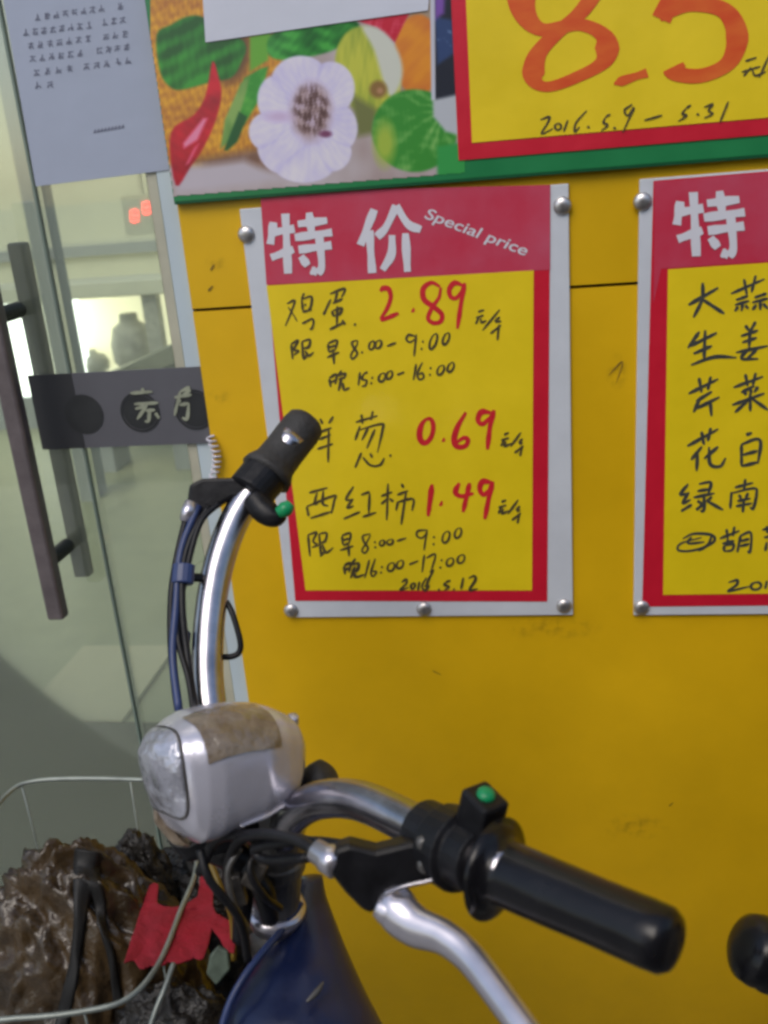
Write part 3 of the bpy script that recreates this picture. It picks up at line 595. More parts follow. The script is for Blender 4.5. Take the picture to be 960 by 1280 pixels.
put(poly([(872, -60), (905, -60), (900, 40), (872, 60)], 14), (110, 70, 150))
put(poly([(866, 300), (1000, 270), (1000, 420), (905, 395), (868, 350)], 12), (168, 172, 178))
put(poly([(880, 440), (1000, 420), (1000, 560), (880, 560)], 12), (46, 140, 66))
put(poly([(858, -60), (872, -60), (874, 300), (862, 300)], 4), (176, 178, 190))
gar = np.maximum.reduce([el(470, 255, 92, 88, 7), el(560, 265, 72, 80, 7), el(395, 300, 55, 75, 7), el(585, 385, 55, 72, 7), el(480, 355, 130, 130, 7), el(380, 395, 66, 62, 7), el(480, 480, 100, 68, 7), el(430, 440, 90, 85, 7), el(560, 455, 62, 60, 7)])
lob = [(470, 255, 92, 88), (560, 265, 72, 80), (395, 300, 55, 75), (585, 385, 55, 72), (380, 395, 66, 62), (480, 480, 100, 68), (430, 440, 90, 85), (560, 455, 62, 60)]
dl = np.sort(np.stack([np.hypot((ZX - a) / c, (ZY - d) / e) for a, d, c, e in lob]), axis=0)
crease = np.clip(1 - (dl[1] - dl[0]) / .16, 0, 1) * np.clip(np.hypot((ZX - 500) / 75, (ZY - 340) / 95) - .6, 0, 1)
ang = np.arctan2(ZY - 340, ZX - 500)
garlic_col = mixc((206, 201, 226), (160, 152, 190), crease * .24 + .05 * np.sin(ang * 40 + nz(.02, 31) * 4) + .22 * nz(.018, 15) + .12 * nz(.06, 35) + .15)
put(gar, garlic_col)
put(el(502, 335, 62, 88, 30), mixc((160, 138, 140), (178, 160, 178), nz(.05, 17) + .4))
put(el(502, 330, 52, 72, 22) * np.clip(nz(.10, 18, 1.4, 1.0) * 1.6 + .55, 0, 1), (84, 60, 58))
put(el(545, 402, 18, 10, 8), (110, 60, 90)); put(el(405, 350, 40, 16, 20), (184, 164, 194))
put(poly([(205, 185), (222, 225), (232, 285), (215, 360), (180, 440), (140, 500), (95, 556), (80, 400), (150, 345), (185, 285)], 7), mixc((190, 16, 40), (140, 8, 32), nz(.02, 19) + .3))
put(poly([(178, 355), (190, 355), (160, 420), (120, 445), (118, 430)], 10), (226, 120, 150)); put(poly([(150, 445), (165, 430), (135, 490), (125, 495)], 8), (214, 90, 120))
vm = bpy.data.meshes.new('printed_picture')
cl_ = [W(195, 0), W(560, 0)]
ok = np.zeros(ZX.shape, bool)
pL = bx0 + .0006; zBt = W(400, 238).z - .004
verts = []
for j in range(NY):
    for i in range(NX): verts.append(W(PX[j, i], PY[j, i], YBN - .0010))
faces = []
for j in range(NY - 1):
    for i in range(NX - 1):
        c = verts[j * NX + i]
        if c.x < pL or c.z < bz + 0.0085: continue
        faces.append((j * NX + i, (j + 1) * NX + i, (j + 1) * NX + i + 1, j * NX + i + 1))
vm.from_pydata([tuple(v) for v in verts], [], faces)
ca = vm.color_attributes.new('print', 'FLOAT_COLOR', 'POINT')
L_ = np.clip(img, 0, 255) / 255; L_ = np.where(L_ <= .04045, L_ / 12.92, ((L_ + .055) / 1.055) ** 2.4) * 1.25
buf = np.ones((NX * NY, 4)); buf[:, :3] = np.clip(L_.reshape(-1, 3), 0, .8)
ca.data.foreach_set('color', buf.ravel())
pm = mat('printed_vegetables', (.5, .5, .5), 0.4, coat=0.35, bump=.04, bscale=20)
an = pm.node_tree.nodes.new('ShaderNodeAttribute'); an.attribute_name = 'print'
pm.node_tree.links.new(an.outputs['Color'], pm.node_tree.nodes['Principled BSDF'].inputs['Base Color'])
vm.materials.append(pm)
tmpb = B(); tmpb.from_mesh(vm)
bmesh.ops.delete(tmpb, geom=[v for v in tmpb.verts if not v.link_faces], context='VERTS')
obj('vegetable_picture', tmpb, pm, bn_, recalc=False)

# big 8.5 poster on the banner
YQ = YBN - .0018
p85 = empty('price_poster', W(770, 185, 0), 'big yellow poster with the orange brushed price 8.5, pasted on the banner', 'price poster')
rx0, rz0 = W(574, 197).x, (W(575, 197).z + W(960, 172).z) / 2
boxo('red_sheet', (rx0, YQ, rz0), (1.06, YBN - .0012, 1.72), M['red_print'], p85)
yx0, yz0 = W(592, 176).x, (W(592, 176).z + W(960, 150).z) / 2
boxo('yellow_sheet', (yx0 - .001, YQ - .0006, yz0), (1.035, YQ - .0001, 1.70), M['yellow_print'], p85)
yk2 = YQ - .0010; z9 = (540, 0, 2.286)
b = B()
write(b, [[(470, -25), (420, -95), (330, -110), (262, -60), (262, 30), (315, 85), (420, 70), (492, 105), (490, 175), (410, 222), (330, 248), (292, 225), (300, 160), (350, 100), (420, 40), (470, -25)]], z9, 33, yk2, taper=(.8, .8), nib=.55)
write(b, [[(520, 240), (570, 222), (615, 208)]], z9, 11, yk2, taper=(.2, 1))
write(b, [[(720, -95), (690, -20), (655, 55)], [(650, 50), (740, 12), (835, 30), (872, 100), (848, 178), (775, 215), (705, 212), (690, 190)], [(720, -95), (880, -125)]], z9, 33, yk2, taper=(.5, .85), nib=.45)
obj('orange_price_figures', b, M['orange_brush'], p85, recalc=False)
WY, WM, WP = yk2, M['marker'], p85
wr([[(895, 175), (928, 164)], [(885, 206), (938, 190)], [(912, 192), (890, 218)], [(915, 200), (925, 216), (955, 204)], [(965, 155), (935, 222)], [(985, 180), (960, 200)], [(965, 212), (1000, 195)]], z9, 2.4)
wr([[(310, 342), (335, 334), (330, 352), (313, 382), (345, 368)], ell(360, 362, 9, 9), [(388, 343), (376, 376)], [(442, 316), (412, 350), (408, 376), (422, 362)], dot(447, 362, 4), [(497, 333), (490, 350), (502, 358), (483, 374)], [(497, 333), (510, 326)], dot(522, 365, 4), [(572, 298), (550, 315), (560, 330), (577, 308), (545, 378)], [(607, 344), (658, 329)], [(727, 308), (715, 325), (727, 330), (703, 347)], [(727, 308), (740, 300)], dot(760, 326, 4), [(778, 306), (802, 298), (790, 315), (802, 325), (778, 337)], [(847, 290), (823, 348)]], z9, 2.5)

# white sheet over the picture
b = B(); prism(b, [W(x, y, YBN - .0016) for x, y in ((250, -60), (541, -60), (535, 13), (400, 32), (257, 53))], Vector((0, -.0004, 0)))
tag(obj('paper_sheet', b, M['paper_white']), 'blank white sheet of paper stuck over the top of the vegetable picture', 'paper')

# notice behind the glass edge
nt_ = empty('paper_notice', W(130, 228, .02), 'pale paper notice with small printed lines, taped to the glass beside the banner', 'notice')
YN = 0.0034
b = B(); prism(b, [W(x, y, YN) for x, y in ((-6, -70), (190, -70), (196, 0), (216, 212), (45, 233), (4, 0))], Vector((0, -.0004, 0))); obj('paper', b, M['paper'], nt_)
b = B(); zn = (20, 0, 6); r = random.Random(4)
lines = [((165, 130), (640, 65), 8, (785, 48)), ((75, 245), (545, 190), 8, (665, 168), (735, 158), (800, 150)), ((110, 345), (540, 290), 7, (675, 275), (745, 265), (818, 255)), ((125, 440), (480, 400), 6, (625, 380), (695, 372), (760, 362), (830, 352)), ((155, 545), (400, 515), 4, (528, 500), (605, 490), (680, 480), (765, 465), (840, 455)), ((165, 640), (255, 635), 2)]
for ln in lines:
    a, e, n_ = ln[:3]
    pts = [(a[0] + (e[0] - a[0]) * k / max(1, n_ - 1), a[1] + (e[1] - a[1]) * k / max(1, n_ - 1)) for k in range(n_)] + list(ln[3:])
    for (x, y) in pts:
        st = [[(x - 22, y - 14 + r.uniform(-4, 4)), (x + 22, y - 20 + r.uniform(-4, 4))], [(x - 20, y + 6), (x + 22, y + r.uniform(-4, 4))], [(x + r.uniform(-8, 8), y - 30), (x + r.uniform(-8, 8), y + 26)], [(x - 18 + r.uniform(0, 30), y - 26), (x - 18 + r.uniform(0, 30), y + 20)], [(x - 20, y + 20), (x + 20, y + 16 + r.uniform(-4, 4))], [(x - 4, y), (x - 22, y + 24)], [(x + 2, y), (x + 24, y + 22)]]
        r.shuffle(st); write(b, st[:r.choice((4, 5, 5))], zn, 1.15, YN - .0007)
obj('lettering', b, M['ink'], nt_, recalc=False); b = B()
for k in range(9):
    x, y = 590 + k * 26, 985 - k * 4.5
    write(b, [[(x - 8, y + 16), (x + 6, y - 16)], [(x - 8, y + 2), (x + 11, y - 3)], [(x + 8, y - 12), (x + 6, y + 14)]], zn, 1.2, YN - .0007)
obj('date_lettering', b, M['ink'], nt_, recalc=False)

# coiled plastic cord at the edge of the wall
b = B(); pts = []
for k in range(90):
    t = k / 89; cx, cy = 262 + 9 * math.sin(t * 3.0), 545 + 58 * t
    p = W(cx, cy, -0.006); a = t * 2 * math.pi * 9
    pts.append(p + Vector((math.cos(a) * .0042, math.sin(a) * .0042, 0)))
tube(b, pts, .0011, 6, n=2); tag(obj('coiled_cord', b, M['coil'], smooth=True), 'pale coiled plastic cord hanging at the left edge of the yellow wall', 'cord')

# ================================================================== the bicycle
bike = empty('electric_bicycle', (0.10, -0.40, 0), 'worn electric bicycle with chrome handlebar and taped silver lamp housing, parked at the yellow wall', 'bicycle')
def part(name, bm, m, parent=bike, **k): return obj(name, bm, m, parent, **k)
hbp = [(368, 545, .775), (322, 605, .765), (291, 655, .757), (270, 720, .745), (260, 800, .73), (262, 880, .71), (280, 960, .69), (318, 1030, .665), (352, 1045, .645), (368, 1018, .625), (400, 1000, .60), (450, 1001, .575), (515, 1030, .535), (570, 1062, .50), (640, 1092, .46)]
b = B(); tube(b, [D(*p) for p in hbp], .0121, 20, n=8); part('handlebar', b, M['chrome'], smooth=True)
# near grip
ga, gb = D(614, 1084, .473), D(845, 1181, .405)
b = B(); lathe(b, ga, gb, [(0, .0150), (.004, .0210), (.028, .0258), (.05, .0195), (.085, .0152), (.14, .0160), (.40, .0155), (.62, .0149), (.86, .0149), (.95, .0145), (.985, .0122), (1, .007)], 36); part('grip', b, M['rubber'], smooth=True)
# near switch block with green button
sa, sb = D(553, 1052, .505), D(604, 1079, .478)
b = B(); lathe(b, sa, sb, [(0, .0165), (.02, .021), (.50, .0215), (.56, .0175), (.97, .0172), (1, .015)], 28); sw = part('switch_block', b, M['black'], smooth=False, bevel=.0008)
bd_ = (sb - sa).normalized(); c = D(590, 1030, .485)
def obox(bm, c, ax, ay, az, hx, hy, hz):
    v = [bm.verts.new(c + ax * sx * hx + ay * sy * hy + az * sz * hz) for sx in (-1, 1) for sy in (-1, 1) for sz in (-1, 1)]
    for f in ((0, 1, 3, 2), (4, 6, 7, 5), (0, 4, 5, 1), (2, 3, 7, 6), (0, 2, 6, 4), (1, 5, 7, 3)): bm.faces.new([v[i] for i in f])
    return bm
e1 = D(596, 1042, .487); e2 = D(606, 1000, .478)
az = (e2 - e1).normalized(); ax = (bd_ - az * bd_.dot(az)).normalized(); ay = az.cross(ax)
b = B(); obox(b, (e1 + e2) / 2, ax, ay, az, .0098, .0085, (e2 - e1).length / 2 + .003); part('switch_tower', b, M['black'], sw, bevel=.002)
btn = e2 + az * .003; tocam = (Vector(CC) - btn).normalized()
b = B(); lathe(b, btn - az * .001 - ay * 0, btn + az * .0028 + tocam * .001, [(0, .0050), (.6, .0047), (1, .0030)], 20); part('button', b, M['green_button'], sw, smooth=True)
# lever clamp, bracket and lever
ka, kb = D(528, 1037, .520), D(556, 1052, .505)
b = B(); lathe(b, ka, kb, [(0, .0150), (.05, .0172), (.95, .0175), (1, .0150)], 24); part('lever_clamp', b, M['black'], bevel=.0008)
b = B(); prism(b, [D(x, y, .492) for x, y in ((546, 1022), (572, 1042), (560, 1092), (540, 1102), (520, 1088), (524, 1050))], FWD * .012); part('lever_clamp', b, M['black'], bevel=.002)
brk = [(418, 1062), (436, 1056), (470, 1064), (520, 1052), (532, 1075), (556, 1092), (542, 1106), (518, 1106), (495, 1122), (463, 1144), (452, 1138), (432, 1118), (410, 1090)]
b = B(); prism(b, [D(x, y, .492) for x, y in brk], FWD * .016); bk_ = part('lever_bracket', b, M['black'], bevel=.0025)
for (x, y, dd, rr) in ((530, 1055, .488, .0042), (533, 1082, .488, .0050)):
    c = D(x, y, dd); b = B(); lathe(b, c + FWD * .004, c - FWD * .0022, [(0, rr), (.6, rr), (.9, rr * .8), (1, rr * .5)], 18); part('bolt', b, M['grey_metal'], bk_, smooth=True)
b = B(); tube(b, [D(*p) for p in ((480, 1118, .488), (505, 1108, .486), (540, 1100, .484), (555, 1094, .483))], .0012, 8); part('spring', b, M['chrome'], bk_, smooth=True)
lv = [(512, 1118, .494), (497, 1136, .49), (520, 1158, .482), (556, 1172, .472), (590, 1200, .46), (630, 1252, .44), (672, 1310, .42), (700, 1350, .41), (716, 1375, .40)]
lr = [.0070, .0112, .0104, .0086, .0078, .0072, .0069, .0070, .0080]
b = B(); tube(b, [D(*p) for p in lv], lr, 18, n=6, flat=(FWD, .62)); 
tube(b, [D(470, 1134, .489), D(484, 1140, .488), D(505, 1148, .486), D(530, 1162, .481)], [.0044, .0072, .0080, .0070], 16, n=5, flat=(FWD, .7))
part('brake_lever', b, M['lever_alu'], smooth=True)
fa, fb = D(391, 1061, .505), D(424, 1082, .497)
b = B(); lathe(b, fa, fb, [(0, .0040), (.05, .0062), (.45, .0066), (.5, .0078), (.95, .0080), (1, .006)], 18); part('cable_adjuster', b, M['lever_alu'], smooth=True)
def cable(pts, r, m=M['black'], name='cable'):
    b = B(); tube(b, [D(*p) for p in pts], r, 10, n=6); return part(name, b, m, smooth=True)
cable([(393, 1062, .505), (365, 1048, .53), (325, 1043, .56), (298, 1052, .58), (285, 1085, .60), (290, 1130, .62)], .0033)
cable([(560, 1085, .50), (500, 1068, .515), (440, 1058, .53), (395, 1052, .545), (350, 1054, .56), (318, 1062, .575), (335, 1075, .57), (385, 1072, .54)], .0030)
cable([(420, 1060, .54), (370, 1050, .56), (310, 1044, .58), (270, 1050, .60), (250, 1090, .62)], .0035)
# far grip, far switch, far lever
fa, fb = D(331, 595, .767), D(386, 524, .79)
b = B(); lathe(b, fa, fb, [(0, .0150), (.02, .0225), (.10, .0215), (.22, .0178), (.45, .0172), (.8, .0175), (.93, .0165), (.985, .013), (1, .008)], 32); part('grip', b, M['rubber_dull'], smooth=True)
fa, fb = D(310, 618, .757), D(334, 590, .768)
b = B(); lathe(b, fa, fb, [(0, .0155), (.05, .0190), (.9, .0195), (1, .016)], 28); s2_ = part('switch_block', b, M['black'], bevel=.0008)
b = B(); tube(b, [D(*p) for p in ((318, 622, .75), (330, 638, .745), (343, 645, .742), (354, 640, .742))], [.010, .0105, .009, .006], 14); part('switch_tower', b, M['black'], s2_, smooth=True)
b = B(); tube(b, [D(*p) for p in ((348, 641, .736), (357, 636, .735), (364, 629, .735))], [.0045, .0062, .0035], 12); part('button', b, M['green_button'], s2_, smooth=True)
b = B(); prism(b, [D(x, y, .752) for x, y in ((236, 606), (252, 598), (290, 597), (318, 590), (330, 602), (312, 628), (290, 622), (262, 640), (248, 652), (232, 640))], FWD * .016); part('lever_bracket', b, M['black'], bevel=.0025)
b = B(); lathe(b, D(240, 628, .748), D(231, 652, .744), [(0, .0055), (.5, .006), (1, .0042)], 14); part('cable_adjuster', b, M['lever_alu'], smooth=True)
cable([(233, 648, .745), (223, 690, .735), (215, 740, .725), (214, 800, .715), (219, 860, .70), (226, 905, .69)], .0030)
cable([(262, 632, .748), (240, 670, .738), (229, 710, .73), (228, 760, .72), (233, 810, .712), (240, 860, .70), (247, 900, .69)], .0028)
cable([(275, 628, .75), (250, 655, .74), (232, 720, .728), (222, 790, .716), (236, 850, .70), (244, 905, .69)], .0024)
cable([(248, 632, .748), (226, 690, .734), (220, 760, .72), (216, 820, .708), (224, 890, .69)], .0030, M['blue_tape'])
cable([(283, 752, .742), (291, 768, .738), (300, 800, .735), (299, 815, .735), (288, 821, .735), (270, 820, .735)], .0024)
for (y0_, y1_, x_) in ((706, 730, 229), (790, 808, 224)):
    b = B(); tube(b, [D(x_ + 1, y0_, .730), D(x_ - 1, y1_, .726)], .0088, 14, smoothpath=False, flat=(FWD, .6)); part('tape_wrap', b, M['blue_tape'], bevel=.001)
b = B(); tube(b, [D(232, 722, .73), D(262, 722, .742)], .0035, 8, smoothpath=False); part('cable_clip', b, M['black'])

# lamp housing -------------------------------------------------------
secs = [(363, 928, 363, 950, .30), (358, 905, 357, 968, .62), (346, 888, 344, 987, .84), (326, 880, 324, 1003, .96), (300, 881, 302, 1018, 1.0), (268, 884, 275, 1030, 1.0), (240, 890, 250, 1042, 1.0), (224, 899, 232, 1047, .93), (208, 909, 222, 1040, .80), (195, 922, 210, 1022, .64), (186, 936, 199, 1002, .46), (182, 948, 192, 986, .25)]
dep = [.655, .652, .647, .638, .626, .615, .606, .600, .595, .591, .588, .586]
axis = (D(190, 965, .588) - D(376, 938, .655)).normalized()
def lampsurf(s, th, off=0.0):
    i = min(int(s), len(secs) - 2); f = s - i
    q = [secs[i][k] * (1 - f) + secs[i + 1][k] * f for k in range(5)]; dd = dep[i] * (1 - f) + dep[i + 1] * f
    t, bt = D(q[0], q[1], dd), D(q[2], q[3], dd)
    c = (t + bt) / 2; u = (t - bt) / 2; side = axis.cross(u).normalized()
    if side.dot(FWD) > 0: side = -side
    cs, sn = math.cos(th), math.sin(th)
    e = 0.60
    a = math.copysign(abs(cs) ** e, cs); d_ = math.copysign(abs(sn) ** e, sn)
    sd_ = .040 * q[4]
    p = c + u * d_ * (1 + off / max(u.length, .004)) + side * a * (sd_ + off)
    n_ = noise.noise(p * 38) * .0011
    return p + (p - c).normalized() * n_
def lampmesh(s0, s1, t0, t1, ns, nt_s, off, closed):
    b = B(); rows = []
    for i in range(ns + 1):
        s = s0 + (s1 - s0) * i / ns
        rows.append([b.verts.new(lampsurf(s, t0 + (t1 - t0) * k / nt_s, off(i, k) if callable(off) else off)) for k in range(nt_s + (0 if closed else 1))])
    m_ = len(rows[0])
    for a, c in zip(rows[:-1], rows[1:]):
        for k in range(m_ if closed else m_ - 1): b.faces.new((a[k], a[(k + 1) % m_], c[(k + 1) % m_], c[k]))
    if closed: b.faces.new(rows[0][::-1]); b.faces.new(rows[-1])
    return b
lh = part('lamp_housing', lampmesh(0, 10.1, 0, 2 * math.pi, 52, 64, 0, True), M['silver_paint'], smooth=True)
def lenscut(k, n): 
    th = 2 * math.pi * k / n                  # the lens reaches further back over the top than down the near side
    return 8.25 + .95 * (0.5 - 0.5 * math.sin(th + .2)) + .12 * math.sin(3 * th)
b = B(); rows = []; nk = 64; ni = 26
for i in range(ni + 1):
    f = i / ni; rows.append([b.verts.new(lampsurf(min(10.98, lenscut(k, nk) * (1 - f) + 10.98 * f), 2 * math.pi * k / nk, .0004 + .0012 * min(1, f * 12) + .0022 * max(0, noise.noise(Vector((f * 3, math.cos(2 * math.pi * k / nk) * 2.6, math.sin(2 * math.pi * k / nk) * 2.6)))) * min(1, f * 5))) for k in range(nk)])
for a, c in zip(rows[:-1], rows[1:]):
    for k in range(nk): b.faces.new((a[k], a[(k + 1) % nk], c[(k + 1) % nk], c[k]))
b.faces.new(rows[-1])
part('lamp_lens', b, M['clear_tape'], lh, smooth=True)
b = B(); tube(b, [lampsurf(lenscut(k, nk) - .03, 2 * math.pi * k / nk, .0004) for k in range(nk + 1)], .0009, 8, n=1, smoothpath=False, caps=False); part('lens_seam', b, M['dark_metal'], lh, smooth=True)
def jag(i, k): return .0011 + .0006 * noise.noise(Vector((i * .8, k * .8, 0)))
part('tape_patch', lampmesh(3.5, 7.0, 0.22, 1.55, 22, 22, jag, False), M['brown_tape'], lh, smooth=True)
b = B(); tube(b, [lampsurf(1.2 + k * .02, 1.35, .001 + .003 * k / 10) for k in range(11)], .004, 12); part('housing_knob', b, M['silver_paint'], lh, smooth=True)
b = B(); tube(b, [lampsurf(s, -0.75, .0006) for s in np.linspace(2.0, 5.2, 10)], [.0006, .0013, .0016, .0016, .0016, .0016, .0016, .0014, .001, .0005], 8, n=3); part('housing_ridge', b, M['silver_paint'], lh, smooth=True)
# underside and bracket
b = B(); prism(b, [D(x, y, .632) for x, y in ((352, 990), (300, 1022), (235, 1052), (205, 1052), (232, 1082), (300, 1062), (345, 1024))], FWD * .05); part('lamp_bracket', b, M['black'], bevel=.004)
b = B(); prism(b, [D(x, y, .606) for x, y in ((188, 996), (205, 1020), (224, 1046), (240, 1062), (214, 1058), (190, 1030))], FWD * .035); part('lamp_bracket', b, M['brown_tape'], bevel=.004)
# knob and pale stub behind the lamp
b = B(); lathe(b, D(338, 1012, .66), D(396, 984, .655), [(0, .0125), (.9, .0125), (1, .010)], 22); part('mirror_stub', b, M['lever_alu'], smooth=True)
b = B(); lathe(b, D(386, 986, .655), D(414, 966, .65), [(0, .009), (.1, .0125), (.5, .0135), (.85, .0125), (1, .008)], 22); part('mirror_cap', b, M['rubber_dull'], smooth=True)

# stem, head tube, fork, blue leg shield, wheels, frame
h0, h1 = D(350, 1035, .655), D(352, 1145, .665)
hd_ = (h1 - h0).normalized(); hd_ = Vector((-.14, .04, -1)).normalized()
hc = D(346, 1072, .66)
b = B(); lathe(b, hc - hd_ * .05, hc + hd_ * .042, [(0, .014), (.06, .017), (.5, .0185), (.52, .0205), (.62, .0205), (.64, .018), (1, .017)], 26); part('stem', b, M['grey_metal'], smooth=False, bevel=.001)
b = B(); lathe(b, hc + hd_ * .043, hc + hd_ * .057, [(0, .017), (.1, .0212), (.4, .0220), (.6, .0205), (1, .020)], 28); part('headset_ring', b, M['lever_alu'], smooth=True)
b = B(); lathe(b, hc + hd_ * .058, hc + hd_ * .26, [(0, .0185), (.1, .0195), (.16, .018), (1, .018)], 24); part('head_tube', b, M['dark_metal'], smooth=True)
rows = [(374, 1096, 403, 1094, .71, .008), (366, 1122, 408, 1120, .70, .016), (356, 1155, 418, 1148, .685, .022), (336, 1186, 432, 1184, .67, .030), (310, 1218, 446, 1216, .66, .036), (290, 1250, 462, 1250, .65, .042), (275, 1290, 484, 1292, .645, .046), (262, 1340, 508, 1345, .645, .05), (250, 1420, 540, 1430, .65, .05), (250, 1560, 570, 1570, .67, .04)]
S_ = catmull(rows, 5); b = B(); rr_ = []
for q in S_:
    l_, r_ = D(q[0], q[1], q[4]), D(q[2], q[3], q[4]); c = (l_ + r_) / 2; u = (r_ - l_) / 2
    ringv = []
    for k in range(32):
        a = 2 * math.pi * k / 32; s_ = math.sin(a)
        dz_ = -FWD * q[5] * (abs(s_) ** .9) if s_ > 0 else FWD * q[5] * .5 * abs(s_)
        ringv.append(b.verts.new(c + u * math.cos(a) + dz_))
    rr_.append(ringv)
for a, c in zip(rr_[:-1], rr_[1:]):
    for k in range(32): b.faces.new((a[k], a[(k + 1) % 32], c[(k + 1) % 32], c[k]))
b.faces.new(rr_[0][::-1]); b.faces.new(rr_[-1])
ls = part('leg_shield', b, M['blue_paint'], smooth=True)
b = B(); tube(b, [D(*p) for p in ((376, 1128, .676), (354, 1160, .662), (330, 1188, .645), (306, 1220, .632), (287, 1255, .625), (274, 1300, .62), (262, 1360, .62))], .0026, 10); part('shield_trim', b, M['blue_tape'], ls, smooth=True)
b = B(); tube(b, [D(*p) for p in ((404, 1228, .622), (396, 1240, .617), (384, 1252, .612))], [.0008, .0022, .0010], 8, flat=(FWD, .3)); part('scratch', b, M['grey_metal'], ls, smooth=True)
WC = Vector((0.0, -.42, .255)); wd = Vector((-.95, -.3, 0)).normalized(); wn = Vector((wd.y, -wd.x, 0))
def wheel(c, d_, parent):
    b = B(); n_ = 40
    ringp = [c + (d_ * math.cos(2 * math.pi * k / n_) + Vector((0, 0, 1)) * math.sin(2 * math.pi * k / n_)) * .225 for k in range(n_ + 1)]
    tube(b, ringp, .028, 14, n=1, smoothpath=False, caps=False); ty = obj('wheel', b, M['tyre'], parent, smooth=True)
    b = B(); ringp = [c + (p - c) * .86 for p in ringp]; tube(b, ringp, .011, 10, n=1, smoothpath=False, caps=False); obj('rim', b, M['grey_metal'], ty, smooth=True)
    side = Vector((d_.y, -d_.x, 0)); b = B(); tube(b, [c - side * .04, c + side * .04], .03, 16, smoothpath=False)
    for k in range(12):
        a = 2 * math.pi * k / 12; tube(b, [c + side * (.02 if k % 2 else -.02), c + (d_ * math.cos(a) + Vector((0, 0, 1)) * math.sin(a)) * .19], .0015, 6, smoothpath=False)
    obj('hub', b, M['grey_metal'], ty)
wheel(WC, wd, bike)
fk = hc + hd_ * .26
for s_ in (-1, 1):
    b = B(); tube(b, [fk, fk + wn * .045 * s_ + Vector((0, 0, -.06)), WC + wn * .05 * s_], [.014, .013, .010], 12); part('fork_leg', b, M['dark_metal'], smooth=True)
RC = Vector((1.02, -.36, .255)); wheel(RC, Vector((-1, 0, 0)), bike)
b = B(); tube(b, [fk + Vector((.01, 0, .03)), Vector((.27, -.38, .36)), Vector((.48, -.365, .30)), Vector((.72, -.36, .30)), RC], [.024, .026, .026, .022, .016], 14); tube(b, [Vector((.70, -.36, .30)), Vector((.78, -.36, .70))], .015, 12, smoothpath=False); part('frame', b, M['blue_paint'], smooth=True)
b = B(); tube(b, [Vector((.66, -.36, .73)), Vector((.74, -.36, .735)), Vector((.84, -.36, .74)), Vector((.90, -.36, .745))], [.03, .06, .10, .08], 18, flat=(Vector((0, 0, 1)), .35)); part('saddle', b, M['rubber'], smooth=True)
b = B(); tube(b, [Vector((.52, -.35, .30)), Vector((.52, -.27, .15)), Vector((.53, -.22, .005))], .009, 10); part('kickstand', b, M['grey_metal'], smooth=True)
# front mudguard
b = B()
for k in range(17):
    a = R(20) + R(130) * k / 16; pc_ = WC + (wd * math.cos(a) + Vector((0, 0, 1)) * math.sin(a)) * .275
    for j in range(7):
        t = -1 + j / 3; b.verts.new(pc_ + wn * .05 * t + (WC - pc_).normalized() * .02 * t * t)
b.verts.ensure_lookup_table()
for k in range(16):
    for j in range(6): b.faces.new((b.verts[k * 7 + j], b.verts[k * 7 + j + 1], b.verts[k * 7 + j + 8], b.verts[k * 7 + j + 7]))
mg = part('mudguard', b, M['black'], smooth=True); sm_ = mg.modifiers.new('solid', 'SOLIDIFY'); sm_.thickness = .003
b = B(); prism(b, [D(x, y, .585) for x, y in ((272, 1184), (284, 1190), (287, 1212), (270, 1232), (258, 1218), (262, 1196))], FWD * .004); part('sticker', b, mat('pale_green_tape', (.09, .12, .09), .6, var=.5, scale=60), bevel=.001)
b = B()
for (x0_, y0_, x1_, y1_, dd, r_) in ((228, 1052, 330, 1092, .655, .010), (306, 1078, 338, 1150, .645, .0075), (296, 1062, 300, 1175, .655, .007)):
    tube(b, [D(x0_, y0_, dd), D((x0_ + x1_) / 2 + 6, (y0_ + y1_) / 2 - 4, dd - .01), D(x1_, y1_, dd)], [r_ * .7, r_, r_ * .8], 12)
part('wiring_bundle', b, M['black'], smooth=True)
b = B()
for (x, y, dx_, dy_, hx_, hy_) in ((296, 1112, 3, 12, .010, .005), (318, 1092, 8, 4, .006, .009)):
    a_ = (D(x + dx_, y + dy_, .60) - D(x, y, .60)).normalized(); n_ = FWD.cross(a_).normalized()
    obox(b, D(x, y, .60), a_, n_, FWD, hx_, hy_, .004)
part('connector', b, M['dark_metal'], bevel=.0015)
cable([(300, 1060, .59), (285, 1090, .588), (292, 1130, .59), (312, 1165, .60)], .0022, M['grey_metal'])
cable([(250, 1062, .59), (262, 1100, .585), (300, 1150, .59), (310, 1200, .60)], .0028)
cable([(330, 1050, .60), (312, 1085, .59), (330, 1120, .592), (350, 1135, .61)], .0025)

b = B(); bmesh.ops.create_icosphere(b, subdivisions=5, radius=1)
sc_ = D(266, 1150, .85)
for v in b.verts:
    n0 = v.co.copy(); k_ = 1 + .22 * noise.noise(n0 * 2.2) + .12 * noise.noise(n0 * 5)
    v.co = sc_ + RTV * (n0.x * .058 * k_) + FWD * (n0.y * .030 * k_) + UPV * (n0.z * .088 * k_) + UPV * 0
part('fork_cover', b, M['black_bag'], smooth=True)
cable([(262, 1075, .70), (276, 1110, .69), (290, 1150, .70), (292, 1200, .70)], .0022, mat('ochre_cable', (.20, .13, .02), .5))
cable([(217, 1204, .680), (206, 1235, .668), (194, 1265, .66), (183, 1300, .655)], .0020, M['wire'])
